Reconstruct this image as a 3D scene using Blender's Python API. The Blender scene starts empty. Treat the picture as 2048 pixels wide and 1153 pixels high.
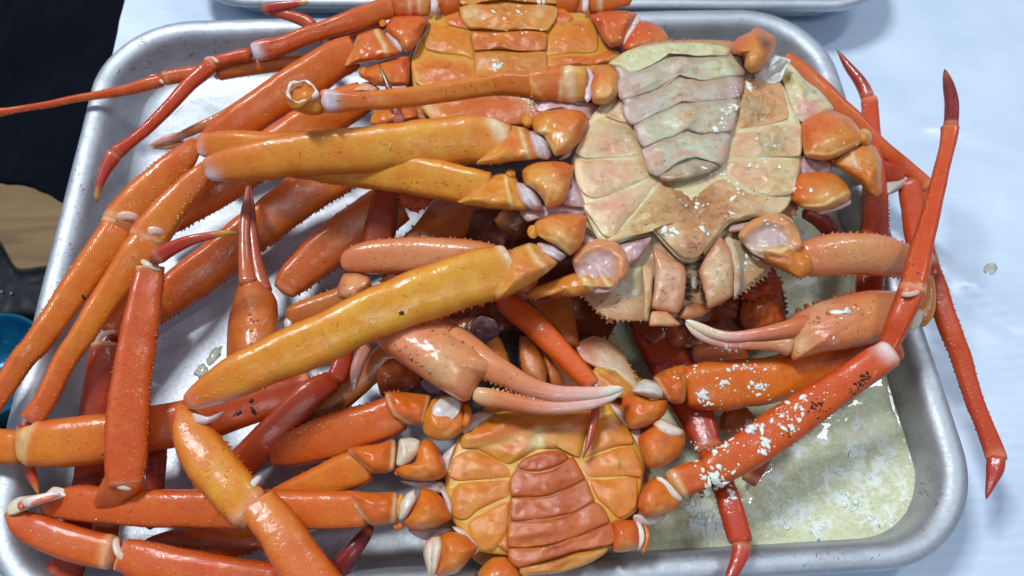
import bpy, bmesh, math, random
import numpy as np
from mathutils import Vector, Matrix, noise
from mathutils.bvhtree import BVHTree
random.seed(7)
rnd = random.Random(11)
sc = bpy.context.scene
C = sc.collection
sc.unit_settings.scale_length = 0.01          # 1 unit = 1 cm

# ------------------------------------------------------------------ camera
F = 1550.0
CAM = Vector((-0.53, -19.06, 35.11))
RX, RY, RZ = math.radians(27.78), math.radians(-1.59), math.radians(-3.33)
cd = bpy.data.cameras.new('camera'); cam = bpy.data.objects.new('camera', cd); C.objects.link(cam)
cam.location = CAM; cam.rotation_euler = (RX, RY, RZ)
cd.sensor_width = 36.0; cd.lens = F / 2048 * 36; cd.clip_start = 0.5; cd.clip_end = 2000
cd.dof.use_dof = True; cd.dof.focus_distance = 32.0; cd.dof.aperture_fstop = 0.14
sc.camera = cam
RM = cam.rotation_euler.to_matrix()
FWD = RM @ Vector((0, 0, -1))

# ------------------------------------------------------------------ world, lamps, exposure
w = bpy.data.worlds.new('World'); sc.world = w; w.use_nodes = True
w.node_tree.nodes['Background'].inputs[0].default_value = (0.60, 0.74, 1.0, 1)
w.node_tree.nodes['Background'].inputs[1].default_value = 0.31
sc.view_settings.view_transform = 'Standard'; sc.view_settings.look = 'None'
sc.view_settings.exposure = 0.1; sc.view_settings.gamma = 1.0
def area(name, loc, sx, sy, power, col, target=(0, 0, 3)):
    l = bpy.data.lights.new(name, 'AREA'); l.shape = 'RECTANGLE'; l.size = sx; l.size_y = sy
    l.energy = power; l.color = col
    o = bpy.data.objects.new(name, l); C.objects.link(o); o.location = loc
    d = Vector(target) - Vector(loc); o.rotation_euler = d.to_track_quat('-Z', 'Y').to_euler()
    return o
area('ceiling_lamp', (-60, 55, 160), 18, 40, 225000, (0.92, 0.97, 1.0))
area('ceiling_lamp', (95, 50, 170), 9, 60, 70000, (0.86, 0.94, 1.0))
area('ceiling_lamp', (20, -110, 170), 60, 9, 42000, (0.9, 0.95, 1.0))

# ------------------------------------------------------------------ pixel -> place
def W(px, py, z):
    d = RM @ Vector(((px - 1024) / F, -(py - 576.5) / F, -1.0))
    return CAM + d * ((z - CAM.z) / d.z)
def S(p):                                     # cm per photograph pixel at a place
    return (p - CAM).dot(FWD) / F
def lin(c):
    return tuple((x / 12.92 if x <= 0.04045 else ((x + 0.055) / 1.055) ** 2.4) for x in (v / 255 for v in c))
def vivid(c):                                  # cooked-shell pigment: less blue than the eye reads it
    return (c[0] * 0.97, c[1] * 0.97, c[2] * 0.42)
def mixc(a, b, t):
    return tuple(a[i] + (b[i] - a[i]) * t for i in range(3))

# ------------------------------------------------------------------ materials
class NT:
    def __init__(s, name):
        s.m = bpy.data.materials.new(name); s.m.use_nodes = True; s.t = s.m.node_tree
        s.b = s.t.nodes['Principled BSDF']; s.out = s.t.nodes['Material Output']
    def n(s, t, **k):
        x = s.t.nodes.new(t)
        for a, v in k.items():
            if a.startswith('i_'):
                x.inputs[a[2:].replace('_', ' ')].default_value = v
            else: setattr(x, a, v)
        return x
    def l(s, a, b): s.t.links.new(a, b)
    def set(s, **k):
        for a, v in k.items(): s.b.inputs[a.replace('_', ' ')].default_value = v
    def coord(s, scale=(1, 1, 1)):
        tc = s.n('ShaderNodeTexCoord'); mp = s.n('ShaderNodeMapping'); mp.inputs['Scale'].default_value = scale
        s.l(tc.outputs['Object'], mp.inputs['Vector']); return mp.outputs['Vector']
    def noise(s, vec, scale, detail=4, rough=0.55, dist=0):
        x = s.n('ShaderNodeTexNoise'); x.inputs['Scale'].default_value = scale; x.inputs['Detail'].default_value = detail
        x.inputs['Roughness'].default_value = rough; x.inputs['Distortion'].default_value = dist
        s.l(vec, x.inputs['Vector']); return x.outputs['Fac']
    def ramp(s, fac, stops, interp='LINEAR'):
        r = s.n('ShaderNodeValToRGB'); r.color_ramp.interpolation = interp
        e = r.color_ramp.elements
        while len(e) < len(stops): e.new(0.5)
        for i, (p, c) in enumerate(stops):
            e[i].position = p; e[i].color = (c if len(c) == 4 else (*c, 1)) if not isinstance(c, float) else (c, c, c, 1)
        s.l(fac, r.inputs['Fac']); return r.outputs['Color']
    def mix(s, fac, a, b, mode='MIX'):
        x = s.n('ShaderNodeMix', data_type='RGBA', blend_type=mode)
        for inp, v in ((x.inputs[0], fac), (x.inputs[6], a), (x.inputs[7], b)):
            if isinstance(v, (int, float)): inp.default_value = v
            elif isinstance(v, tuple): inp.default_value = (*v, 1)
            else: s.l(v, inp)
        return x.outputs[2]
    def math(s, op, a, b=None):
        x = s.n('ShaderNodeMath', operation=op)
        for i, v in enumerate((a, b)):
            if v is None: continue
            if isinstance(v, (int, float)): x.inputs[i].default_value = v
            else: s.l(v, x.inputs[i])
        return x.outputs[0]
    def bump(s, h, strength, dist, normal=None):
        x = s.n('ShaderNodeBump'); x.inputs['Strength'].default_value = strength; x.inputs['Distance'].default_value = dist
        s.l(h, x.inputs['Height'])
        if normal: s.l(normal, x.inputs['Normal'])
        return x.outputs['Normal']

def shell_mat(name, rough=0.42, sss=0.06, coat=0.62, mott=0.7, speck=0.3, pimple=0.6, wet=0.16, stain=0.25, cmin=0.35):
    q = NT(name); v = q.coord()
    at = q.n('ShaderNodeAttribute', attribute_name='Col').outputs['Color']
    n1 = q.noise(v, 0.9, 5, 0.6, 0.6); n2 = q.noise(v, 4.5, 4, 0.6, 0.3); n3 = q.noise(v, 26, 3, 0.6)
    # pigment: mottling towards deeper red and towards pale yellow
    red = q.mix(1.0, at, (0.98, 0.66, 0.55), 'MULTIPLY')
    yel = q.mix(1.0, at, (1.08, 1.40, 1.8), 'MULTIPLY')
    f1 = q.math('MULTIPLY', q.ramp(n1, [(0.42, 0.0), (0.66, 1.0)]), mott)
    f2 = q.math('MULTIPLY', q.ramp(q.noise(v, 1.6, 6, 0.62, 0.5), [(0.44, 0.0), (0.66, 1.0)]), mott * 0.75)
    c = q.mix(f1, at, red); c = q.mix(f2, c, yel)
    c = q.mix(q.math('MULTIPLY', q.ramp(n3, [(0.45, 0.0), (0.7, 1.0)]), 0.35 * mott), c, red)
    stn = q.math('MULTIPLY', q.ramp(q.noise(v, 1.15, 7, 0.72, 1.0), [(0.55, 0.0), (0.68, 1.0)]), stain)
    c = q.mix(stn, c, q.mix(1.0, c, (0.62, 0.50, 0.34), 'MULTIPLY'))
    # fine pale pores
    vo = q.n('ShaderNodeTexVoronoi', feature='F1'); vo.inputs['Scale'].default_value = 5.2; vo.inputs['Randomness'].default_value = 1.0
    q.l(v, vo.inputs['Vector'])
    pore = q.ramp(vo.outputs['Distance'], [(0.0, 1.0), (0.10, 0.8), (0.19, 0.0)])
    c = q.mix(q.math('MULTIPLY', pore, 0.45 * pimple), c, yel)
    # brown specks and hair-like scratches
    v2 = q.n('ShaderNodeTexVoronoi', feature='F1'); v2.inputs['Scale'].default_value = 2.3; q.l(v, v2.inputs['Vector'])
    dsp = q.ramp(v2.outputs['Distance'], [(0.0, 1.0), (0.035, 1.0), (0.06, 0.0)])
    msk = q.ramp(q.noise(v, 1.7, 2), [(0.5, 0.0), (0.6, 1.0)])
    c = q.mix(q.math('MULTIPLY', q.math('MULTIPLY', dsp, msk), speck), c, (0.06, 0.025, 0.012))
    vs = q.coord((1, 7, 3)); st = q.noise(vs, 3.2, 6, 0.7, 1.2)
    scr = q.ramp(st, [(0.71, 0.0), (0.735, 1.0), (0.76, 0.0)])
    c = q.mix(q.math('MULTIPLY', scr, speck * 0.8), c, (0.10, 0.035, 0.012))
    q.l(c, q.b.inputs['Base Color'])
    q.set(Subsurface_Weight=sss, Subsurface_Scale=0.35, Coat_Weight=coat, Coat_Roughness=0.06, IOR=1.45, Specular_IOR_Level=0.35)
    q.b.inputs['Subsurface Radius'].default_value = (1.0, 0.45, 0.2)
    rr = q.ramp(q.noise(v, 3, 4, 0.7), [(0.35, float(rough - 0.12)), (0.7, float(rough + 0.14))])
    q.l(rr, q.b.inputs['Roughness'])
    h = q.math('ADD', q.math('MULTIPLY', n3, 0.35), q.math('MULTIPLY', n2, 0.8))
    h = q.math('ADD', h, q.math('MULTIPLY', pore, 0.55 * pimple))
    nm = q.bump(h, 0.6, 0.045); q.l(nm, q.b.inputs['Normal'])
    wn = q.noise(v, 4.2, 3, 0.5, 0.6)
    wb = q.bump(q.math('ADD', wn, q.math('MULTIPLY', q.noise(v, 15, 3, 0.65), 0.42)), wet, 0.12)
    q.l(wb, q.b.inputs['Coat Normal'])
    q.l(q.ramp(q.noise(v, 1.3, 3), [(0.40, coat * cmin), (0.56, coat)]), q.b.inputs['Coat Weight'])
    return q.m
M_SHELL = shell_mat('cooked_shell')
M_BELLY = shell_mat('belly_shell', rough=0.38, sss=0.10, coat=1.0, mott=0.6, speck=0.45, pimple=0.15, wet=0.42, stain=0.9, cmin=0.6)
M_MEMB = shell_mat('joint_skin', rough=0.25, sss=0.25, coat=0.8, mott=0.25, speck=0.3, pimple=0.0, wet=0.25)
M_TIP = shell_mat('claw_tip_shell', rough=0.3, sss=0.12, coat=0.8, mott=0.4, speck=0.5, pimple=0.2, wet=0.12)

def metal_mat():
    q = NT('brushed_aluminium'); v = q.coord()
    q.set(Metallic=0.9)
    big = q.noise(v, 0.35, 4); sm = q.noise(v, 9, 4, 0.7)
    c = q.ramp(big, [(0.3, (0.48, 0.51, 0.55)), (0.7, (0.62, 0.65, 0.69))])
    brush = q.noise(q.coord((0.6, 26, 8)), 3.5, 5, 0.7)
    c = q.mix(q.math('MULTIPLY', q.ramp(brush, [(0.54, 0.0), (0.72, 1.0)]), 0.45), c, (0.34, 0.35, 0.38))
    pit = q.n('ShaderNodeTexVoronoi'); pit.inputs['Scale'].default_value = 4.0; q.l(q.coord((1, 1, 1)), pit.inputs['Vector'])
    pm = q.math('MULTIPLY', q.ramp(pit.outputs['Distance'], [(0.03, 1.0), (0.08, 0.0)]), q.ramp(q.noise(v, 0.9, 3), [(0.5, 0.0), (0.62, 1.0)]))
    c = q.mix(q.math('MULTIPLY', pm, 0.6), c, (0.15, 0.14, 0.14))
    sc1 = q.noise(q.coord((9, 0.35, 3)), 4.0, 4, 0.7, 0.4); sc2 = q.noise(q.coord((0.5, 12, 3)), 3.0, 4, 0.7, 0.7)
    c = q.mix(q.math('MULTIPLY', q.ramp(sc1, [(0.66, 0.0), (0.69, 1.0), (0.72, 0.0)]), 0.35), c, (0.25, 0.26, 0.28))
    c = q.mix(q.math('MULTIPLY', q.ramp(sc2, [(0.64, 0.0), (0.67, 1.0), (0.70, 0.0)]), 0.4), c, (0.85, 0.88, 0.92))
    blot = q.ramp(q.noise(v, 0.8, 6, 0.7, 0.8), [(0.45, 0.0), (0.62, 1.0)])
    c = q.mix(q.math('MULTIPLY', blot, 0.22), c, (0.30, 0.29, 0.28))
    q.l(c, q.b.inputs['Base Color'])
    q.l(q.ramp(sm, [(0.3, 0.50), (0.7, 0.66)]), q.b.inputs['Roughness'])
    nm = q.bump(q.math('ADD', brush, q.math('MULTIPLY', sm, 0.6)), 0.16, 0.02)
    nm2 = q.bump(big, 0.5, 0.25, nm); q.l(nm2, q.b.inputs['Normal'])
    return q.m
M_METAL = metal_mat()

def simple(name, col, rough=0.5, metallic=0.0, bscale=0, bstr=0.2, coat=0.0, sss=0.0, var=0.15):
    q = NT(name); v = q.coord()
    c0 = lin(col); n = q.noise(v, bscale or 2.0, 4)
    c = q.ramp(n, [(0.3, tuple(x * (1 - var) for x in c0)), (0.7, tuple(min(1, x * (1 + var)) for x in c0))])
    q.l(c, q.b.inputs['Base Color']); q.set(Roughness=rough, Metallic=metallic, Coat_Weight=coat, Coat_Roughness=0.1)
    if sss: q.set(Subsurface_Weight=sss, Subsurface_Scale=0.3)
    if bscale: q.l(q.bump(n, bstr, 0.05), q.b.inputs['Normal'])
    return q.m
M_MEAT = simple('white_meat', (255, 243, 226), 0.4, bscale=9, bstr=0.3, coat=0.5, sss=0.3, var=0.05)
M_HAIR = simple('dark_bristle', (34, 24, 20), 0.5)
M_SPECK = simple('brown_fleck', (74, 50, 22), 0.5)

def film_mat():
    q = NT('plastic_table_film'); v = q.coord()
    wv = q.n('ShaderNodeTexWave', wave_type='BANDS', bands_direction='Y'); wv.inputs['Scale'].default_value = 0.55
    wv.inputs['Distortion'].default_value = 2.2; wv.inputs['Detail'].default_value = 3; wv.inputs['Detail Scale'].default_value = 0.6
    q.l(q.coord((0.25, 1, 1)), wv.inputs['Vector'])
    n = q.noise(v, 0.18, 3)
    c = q.ramp(n, [(0.3, lin((196, 214, 234))), (0.7, lin((214, 228, 243)))])
    c = q.mix(q.math('MULTIPLY', wv.outputs['Fac'], 0.04), c, lin((236, 243, 250)))
    q.l(c, q.b.inputs['Base Color']); q.set(Roughness=0.42, Coat_Weight=0.35, Coat_Roughness=0.18)
    h = q.math('ADD', q.math('MULTIPLY', wv.outputs['Fac'], 0.35), q.math('MULTIPLY', q.noise(q.coord((0.4, 1.5, 1)), 0.5, 4, 0.6, 1.0), 2.0))
    q.l(q.bump(h, 0.22, 0.10), q.b.inputs['Normal']); return q.m
M_FILM = film_mat()

def liquid_mat():
    q = NT('crab_broth'); v = q.coord()
    n1 = q.noise(v, 0.55, 4, 0.6, 0.5); n2 = q.noise(q.coord((1, 1, 1)), 7, 6, 0.75, 1.2); n3 = q.noise(v, 1.5, 8, 0.68, 0.8)
    c = q.ramp(n1, [(0.3, lin((182, 184, 136))), (0.7, lin((210, 212, 166)))])
    c = q.mix(q.ramp(n2, [(0.45, 0.0), (0.68, 0.75)]), c, lin((232, 234, 212)))
    c = q.mix(q.ramp(n2, [(0.28, 0.6), (0.45, 0.0)]), c, lin((150, 146, 88)))
    c = q.mix(q.ramp(n3, [(0.54, 0.0), (0.68, 0.85)]), c, lin((226, 231, 216)))
    fm = q.n('ShaderNodeAttribute', attribute_name='Foam').outputs['Fac']
    fn = q.math('ADD', q.math('MULTIPLY', q.noise(v, 2.0, 7, 0.62, 0.6), 1.0), q.math('MULTIPLY', fm, 0.22))
    c = q.mix(q.ramp(fn, [(0.58, 0.0), (0.76, 0.95)]), c, lin((232, 237, 228)))
    q.l(c, q.b.inputs['Base Color']); q.set(Roughness=0.35, IOR=1.33, Coat_Weight=0.4, Coat_Roughness=0.03, Subsurface_Weight=0.2, Subsurface_Scale=0.5)
    h = q.math('ADD', q.noise(v, 1.3, 2, 0.5, 0.3), q.math('MULTIPLY', n3, 0.25))
    q.l(q.bump(h, 0.10, 0.2), q.b.inputs['Normal'])
    q.l(q.bump(q.noise(v, 1.5, 1, 0.4, 0.2), 0.045, 0.3), q.b.inputs['Coat Normal']); return q.m
M_BROTH = liquid_mat()

# ------------------------------------------------------------------ object helpers
def link(name, verts, faces, mat, parent=None, cols=None, smooth=True, origin=None):
    me = bpy.data.meshes.new(name)
    base = Vector((0, 0, 0))
    r = parent
    while r is not None:
        base += r.location; r = r.parent
    if parent is None and origin is not None: base = Vector(origin)
    me.from_pydata([tuple(Vector(v) - base) for v in verts], [], faces)
    if cols is not None:
        a = me.color_attributes.new('Col', 'FLOAT_COLOR', 'POINT')
        arr = np.ones((len(verts), 4), dtype=np.float32); arr[:, :3] = np.array(cols, dtype=np.float32)
        a.data.foreach_set('color', arr.ravel())
    me.materials.append(mat)
    bm = bmesh.new(); bm.from_mesh(me); bmesh.ops.recalc_face_normals(bm, faces=bm.faces); bm.to_mesh(me); bm.free()
    if smooth: me.polygons.foreach_set('use_smooth', [True] * len(me.polygons))
    me.update()
    o = bpy.data.objects.new(name, me); C.objects.link(o)
    if parent is not None: o.parent = parent
    elif origin is not None: o.location = origin
    return o
def thing(name, loc, label, cat, group=None):
    o = bpy.data.objects.new(name, None); C.objects.link(o); o.location = loc
    o['label'] = label; o['category'] = cat
    if group: o['group'] = group
    o.empty_display_size = 1
    return o
def tag(o, label=None, cat=None, group=None, kind=None):
    if label: o['label'] = label
    if cat: o['category'] = cat
    if group: o['group'] = group
    if kind: o['kind'] = kind
    return o
def fillz(pts):
    """(x,y,hw) or (x,y,hw,z): missing z interpolated along the list"""
    n = len(pts); zs = [p[3] if len(p) > 3 else None for p in pts]
    k = [i for i in range(n) if zs[i] is not None]
    zz = np.interp(range(n), k, [zs[i] for i in k])
    return [(p[0], p[1], p[2], float(z)) for p, z in zip(pts, zz)]
def catmull(P, N):
    P = np.array(P, float); n = len(P)
    if n == 2: t = np.linspace(0, 1, N)[:, None]; return P[0] * (1 - t) + P[1] * t
    d = np.r_[0, np.cumsum(np.linalg.norm(np.diff(P[:, :3], axis=0), axis=1))]
    Q = np.vstack([2 * P[0] - P[1], P, 2 * P[-1] - P[-2]])
    out = []
    for s in np.linspace(0, d[-1], N):
        i = min(n - 2, max(0, int(np.searchsorted(d, s, side='right') - 1)))
        t = (s - d[i]) / max(1e-9, d[i + 1] - d[i])
        a, b, c, e = Q[i], Q[i + 1], Q[i + 2], Q[i + 3]
        out.append(0.5 * ((2 * b) + (-a + c) * t + (2 * a - 5 * b + 4 * c - e) * t * t + (-a + 3 * b - 3 * c + e) * t ** 3))
    return np.array(out)

def cone(verts, faces, cols, p, d, r, h, col, tip=None, sides=5):
    d = d.normalized(); a = d.orthogonal().normalized(); b = d.cross(a); i0 = len(verts)
    for k in range(sides):
        t = 2 * math.pi * k / sides; verts.append(p - d * r * 0.6 + (a * math.cos(t) + b * math.sin(t)) * r); cols.append(col)
    for k in range(sides):
        t = 2 * math.pi * k / sides; verts.append(p + d * h * 0.45 + (a * math.cos(t) + b * math.sin(t)) * r * 0.62); cols.append(mixc(col, tip or col, 0.5))
    verts.append(p + d * h); cols.append(tip or col)
    for k in range(sides):
        j = (k + 1) % sides
        faces.append((i0 + k, i0 + j, i0 + sides + j, i0 + sides + k)); faces.append((i0 + sides + k, i0 + sides + j, i0 + 2 * sides))

OR = (214, 108, 42); ORY = (222, 142, 58); RED = (184, 62, 30); DRED = (150, 48, 32); CREAM = (224, 196, 150); PALE = (216, 204, 196); PINK = (214, 150, 130)
def tube(name, pts, parent, cols=OR, edge=None, mat=None, flat=0.72, ex=2.3, cap=(0.5, 0.5), ridges=(), spines=(), lips=(),
         pat=(), pim=(), seed=0, M=28, dens=1.0, wob=0.03, under=None):
    """swept, flattened segment. cols: colour or stops [(t,col)...]. ridges (angle,amp,width). spines (angle,step_px,height,t0,t1)
    lips (t,width,amp,skew,col). pim rows of low pimples (angle, step_px, size, t0, t1)"""
    mat = mat or M_SHELL
    pts = fillz(pts)
    vv = vivid if mat in (M_SHELL,) else (lambda c: c)
    if mat is M_SHELL and max(p[2] for p in pts) > 16:
        flat *= 0.86; ex += 0.35
        if not ridges: ridges = ((48, .06, .14), (88, .02, .3), (128, .05, .14))
        wob = max(wob, .045)
    if pts[-1][0] < pts[0][0]:        # angle 0 always means the side nearer the front edge of the tray
        f_ = lambda L_: [((180 - q[0]) % 360, *q[1:]) for q in L_]
        ridges, spines, pim = f_(ridges), f_(spines), f_(pim); pat = [(q[0], (180 - q[1]) % 360, *q[2:]) for q in pat]
    big = max(p[2] for p in pts)
    def beyond(a, b, f, k):            # a point continuing a->b past b, so that segments plug into each other
        d = math.hypot(b[0] - a[0], b[1] - a[1]) or 1
        return (b[0] + (b[0] - a[0]) / d * b[2] * f, b[1] + (b[1] - a[1]) / d * b[2] * f, b[2] * k, b[3] + (b[3] - a[3]) * .2 - .02)
    if name == 'knee':
        st_ = beyond(pts[1], pts[0], .7, .8)
        if big > 20: pts = [(st_[0], st_[1], st_[2], st_[3] - .15)] + pts
        pts = pts + [beyond(pts[-2], pts[-1], .45, .86)]; lips = tuple(lips) + ((.90, .035, .03, .02, (222, 150, 96)), (.945, .02, -.05, .02, (170, 100, 64)))
    if name == 'lower_leg' and big > 14:
        lips = tuple(lips) + ((.012, .014, .04, .008, (226, 168, 120)), (.05, .018, -.035, .008, None), (.985, .012, .05, 0, (206, 120, 80)))
    if name in ('upper_leg', 'leg') and big > 20:
        lips = tuple(lips) + ((.975, .015, .04, .0, (214, 128, 84)), (.94, .015, -.03, 0, None))
    if name == 'claw_tip' and big > 8:
        pts = [beyond(pts[1], pts[0], .5, .8)] + pts; lips = tuple(lips) + ((.12, .03, .06, 0, (190, 110, 80)),)
    if name == 'knee': cap = (cap[0], .05)
    if name == 'lower_leg': cap = (.05, min(cap[1], .3))
    if name == 'inner_leg': cap = (.1, .1)
    if name in ('upper_leg', 'leg') and len(pts) > 5: cap = (.12, cap[1])
    if name == 'claw_tip': cap = (.12, cap[1])
    if any(k in name for k in ('skin', 'ring')):
        pts = [(x, y, hw * 0.85, z - 0.17) for x, y, hw, z in pts]; flat = min(flat, .62)
    P = []
    for (x, y, hw, z) in pts:
        p = W(x, y, z); P.append((*p, hw * S(p)))
    L = sum((Vector(P[i][:3]) - Vector(P[i + 1][:3])).length for i in range(len(P) - 1))
    N = int(max(10, min(90, L * 6.5 * dens)))
    Q = catmull(P, N); pos = [Vector(q[:3]) for q in Q]; R = np.maximum(Q[:, 3], 0.012)
    mid = pos[N // 2]; V = (CAM - mid).normalized()
    r0, r1 = R[0], R[-1]
    if isinstance(cols, tuple): cols = [(0, cols), (1, cols)]
    cs = [(t, vv(lin(c))) for t, c in cols]
    ec = vv(lin(edge)) if edge else None; uc = lin(under) if under else None
    verts, faces, vc = [], [], []; frames = []
    dist = np.linspace(0, L, N)
    for i in range(N):
        T = (pos[min(N - 1, i + 1)] - pos[max(0, i - 1)]).normalized()
        Sd = T.cross(V).normalized(); U = Sd.cross(T).normalized()
        t = i / (N - 1); r = R[i]
        c0 = cap[0] * r0; c1 = cap[1] * r1
        k = 1.0
        if c0 > 0 and dist[i] < c0: k *= math.sqrt(max(0.0, 1 - (1 - dist[i] / c0) ** 2)) * 0.92 + 0.08
        if c1 > 0 and L - dist[i] < c1: k *= math.sqrt(max(0.0, 1 - (1 - (L - dist[i]) / c1) ** 2)) * 0.92 + 0.08
        frames.append((pos[i], T, Sd, U, r * k))
        for j in range(M):
            th = 2 * math.pi * j / M; ca, sa = math.cos(th), math.sin(th)
            a = math.copysign(abs(ca) ** (2 / ex), ca); b = math.copysign(abs(sa) ** (2 / ex), sa)
            rr = r * k
            for (ang, amp, wd) in ridges:
                dth = (th - math.radians(ang) + math.pi) % (2 * math.pi) - math.pi
                rr *= 1 + amp * math.exp(-(dth / wd) ** 2)
            col = None
            for q in range(len(cs) - 1):
                if t <= cs[q + 1][0] or q == len(cs) - 2:
                    f = min(1, max(0, (t - cs[q][0]) / max(1e-6, cs[q + 1][0] - cs[q][0]))); col = mixc(cs[q][1], cs[q + 1][1], f); break
            if ec: col = mixc(col, ec, min(1, abs(ca) ** 5 * 0.85))
            if uc and sa < 0: col = mixc(col, uc, min(1, -sa * 1.3))
            for (lt, lw, amp, skew, lc) in lips:
                g = math.exp(-((t - lt - skew * ca) / lw) ** 2)
                rr *= 1 + amp * g
                if lc: col = mixc(col, lin(lc), min(1, g * 1.1))
            for (pt, pa, wt, wa, pc, al) in pat:
                da = (th - math.radians(pa) + math.pi) % (2 * math.pi) - math.pi
                col = mixc(col, lin(pc), al * min(1, 1.25 * math.exp(-((t - pt) / wt) ** 2 - (da / math.radians(wa)) ** 2)))
            p = pos[i] + Sd * (a * rr) + U * (b * rr * flat)
            n = noise.noise(p * 0.9 + Vector((seed, 0, 0))) * wob * 1.4 + noise.noise(p * 3.1) * wob * 0.5
            p += (Sd * a + U * b * flat) * (n * r)
            verts.append(p); vc.append(col)
    for i in range(N - 1):
        for j in range(M):
            j2 = (j + 1) % M; faces.append((i * M + j, i * M + j2, (i + 1) * M + j2, (i + 1) * M + j))
    faces.append(tuple(range(M))); faces.append(tuple(reversed(range((N - 1) * M, N * M))))
    faces = [tuple(reversed(f)) for f in faces]
    def spot(ang, t):
        x = t * (N - 1); i = int(x); i2 = min(N - 1, i + 1); f = x - i
        A, B = frames[i], frames[i2]
        pos_ = A[0].lerp(B[0], f); r = A[4] * (1 - f) + B[4] * f
        th = math.radians(ang); ca, sa = math.cos(th), math.sin(th)
        a = math.copysign(abs(ca) ** (2 / ex), ca); b = math.copysign(abs(sa) ** (2 / ex), sa)
        d = (A[2] * ca + A[3] * sa / flat).normalized()
        rr = r
        for (an, amp, wd) in ridges:
            dth = (th - math.radians(an) + math.pi) % (2 * math.pi) - math.pi
            rr *= 1 + amp * math.exp(-(dth / wd) ** 2)
        return pos_ + A[2] * a * rr + A[3] * b * rr * flat, d, A[1]
    px = S(mid)
    for (ang, step, h, t0, t1) in spines:
        n = int(L * (t1 - t0) / (step * px))
        for k in range(n):
            t = t0 + (t1 - t0) * (k + 0.5 + rnd.uniform(-.25, .25)) / max(1, n)
            p, d, T = spot(ang + rnd.uniform(-5, 5), min(0.995, t)); hh = h * px * rnd.uniform(0.6, 1.25)
            bc = ec or cs[0][1]
            cone(verts, faces, vc, p, d + T * 0.45, hh * 0.75, hh, bc, mixc(bc, (0.25, 0.05, 0.02), 0.35))
    for (ang, step, h, t0, t1) in pim:
        n = int(L * (t1 - t0) / (step * px))
        for k in range(n):
            t = t0 + (t1 - t0) * (k + 0.5 + rnd.uniform(-.45, .45)) / max(1, n)
            p, d, T = spot(ang + rnd.uniform(-9, 9), min(0.99, t)); hh = h * px * rnd.uniform(0.6, 1.2)
            bc = mixc(cs[0][1], lin((240, 176, 96)), 0.55)
            cone(verts, faces, vc, p, d + T * 0.3, hh, hh * 0.55, bc, bc, 6)
    return link(name, verts, faces, mat, parent, vc)

def smooth_outline(pts, n, sharp=False):
    P = np.array(pts, float); m = len(P)
    Q = np.vstack([P[-1], P, P[0], P[1]]); out = []
    d = np.linalg.norm(np.diff(np.vstack([P, P[0]]), axis=0), axis=1); cum = np.r_[0, np.cumsum(d)]
    for s in np.linspace(0, cum[-1], n, endpoint=False):
        i = int(np.searchsorted(cum, s, side='right') - 1); t = (s - cum[i]) / max(1e-9, d[i])
        a, b, c, e = Q[i], Q[i + 1], Q[i + 2], Q[i + 3]
        cr = 0.5 * ((2 * b) + (-a + c) * t + (2 * a - 5 * b + 4 * c - e) * t * t + (-a + 3 * b - 3 * c + e) * t ** 3)
        ln = b * (1 - t) + c * t
        out.append(ln * 0.45 + cr * 0.55)
    return np.array(out)
def planefit(zs):
    if isinstance(zs, (int, float)): return lambda x, y: float(zs)
    A = np.array([[x, y, 1] for x, y, z in zs]); b = np.array([z for _, _, z in zs])
    s = np.linalg.lstsq(A, b, rcond=None)[0]
    return lambda x, y: float(s[0] * x + s[1] * y + s[2])
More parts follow.
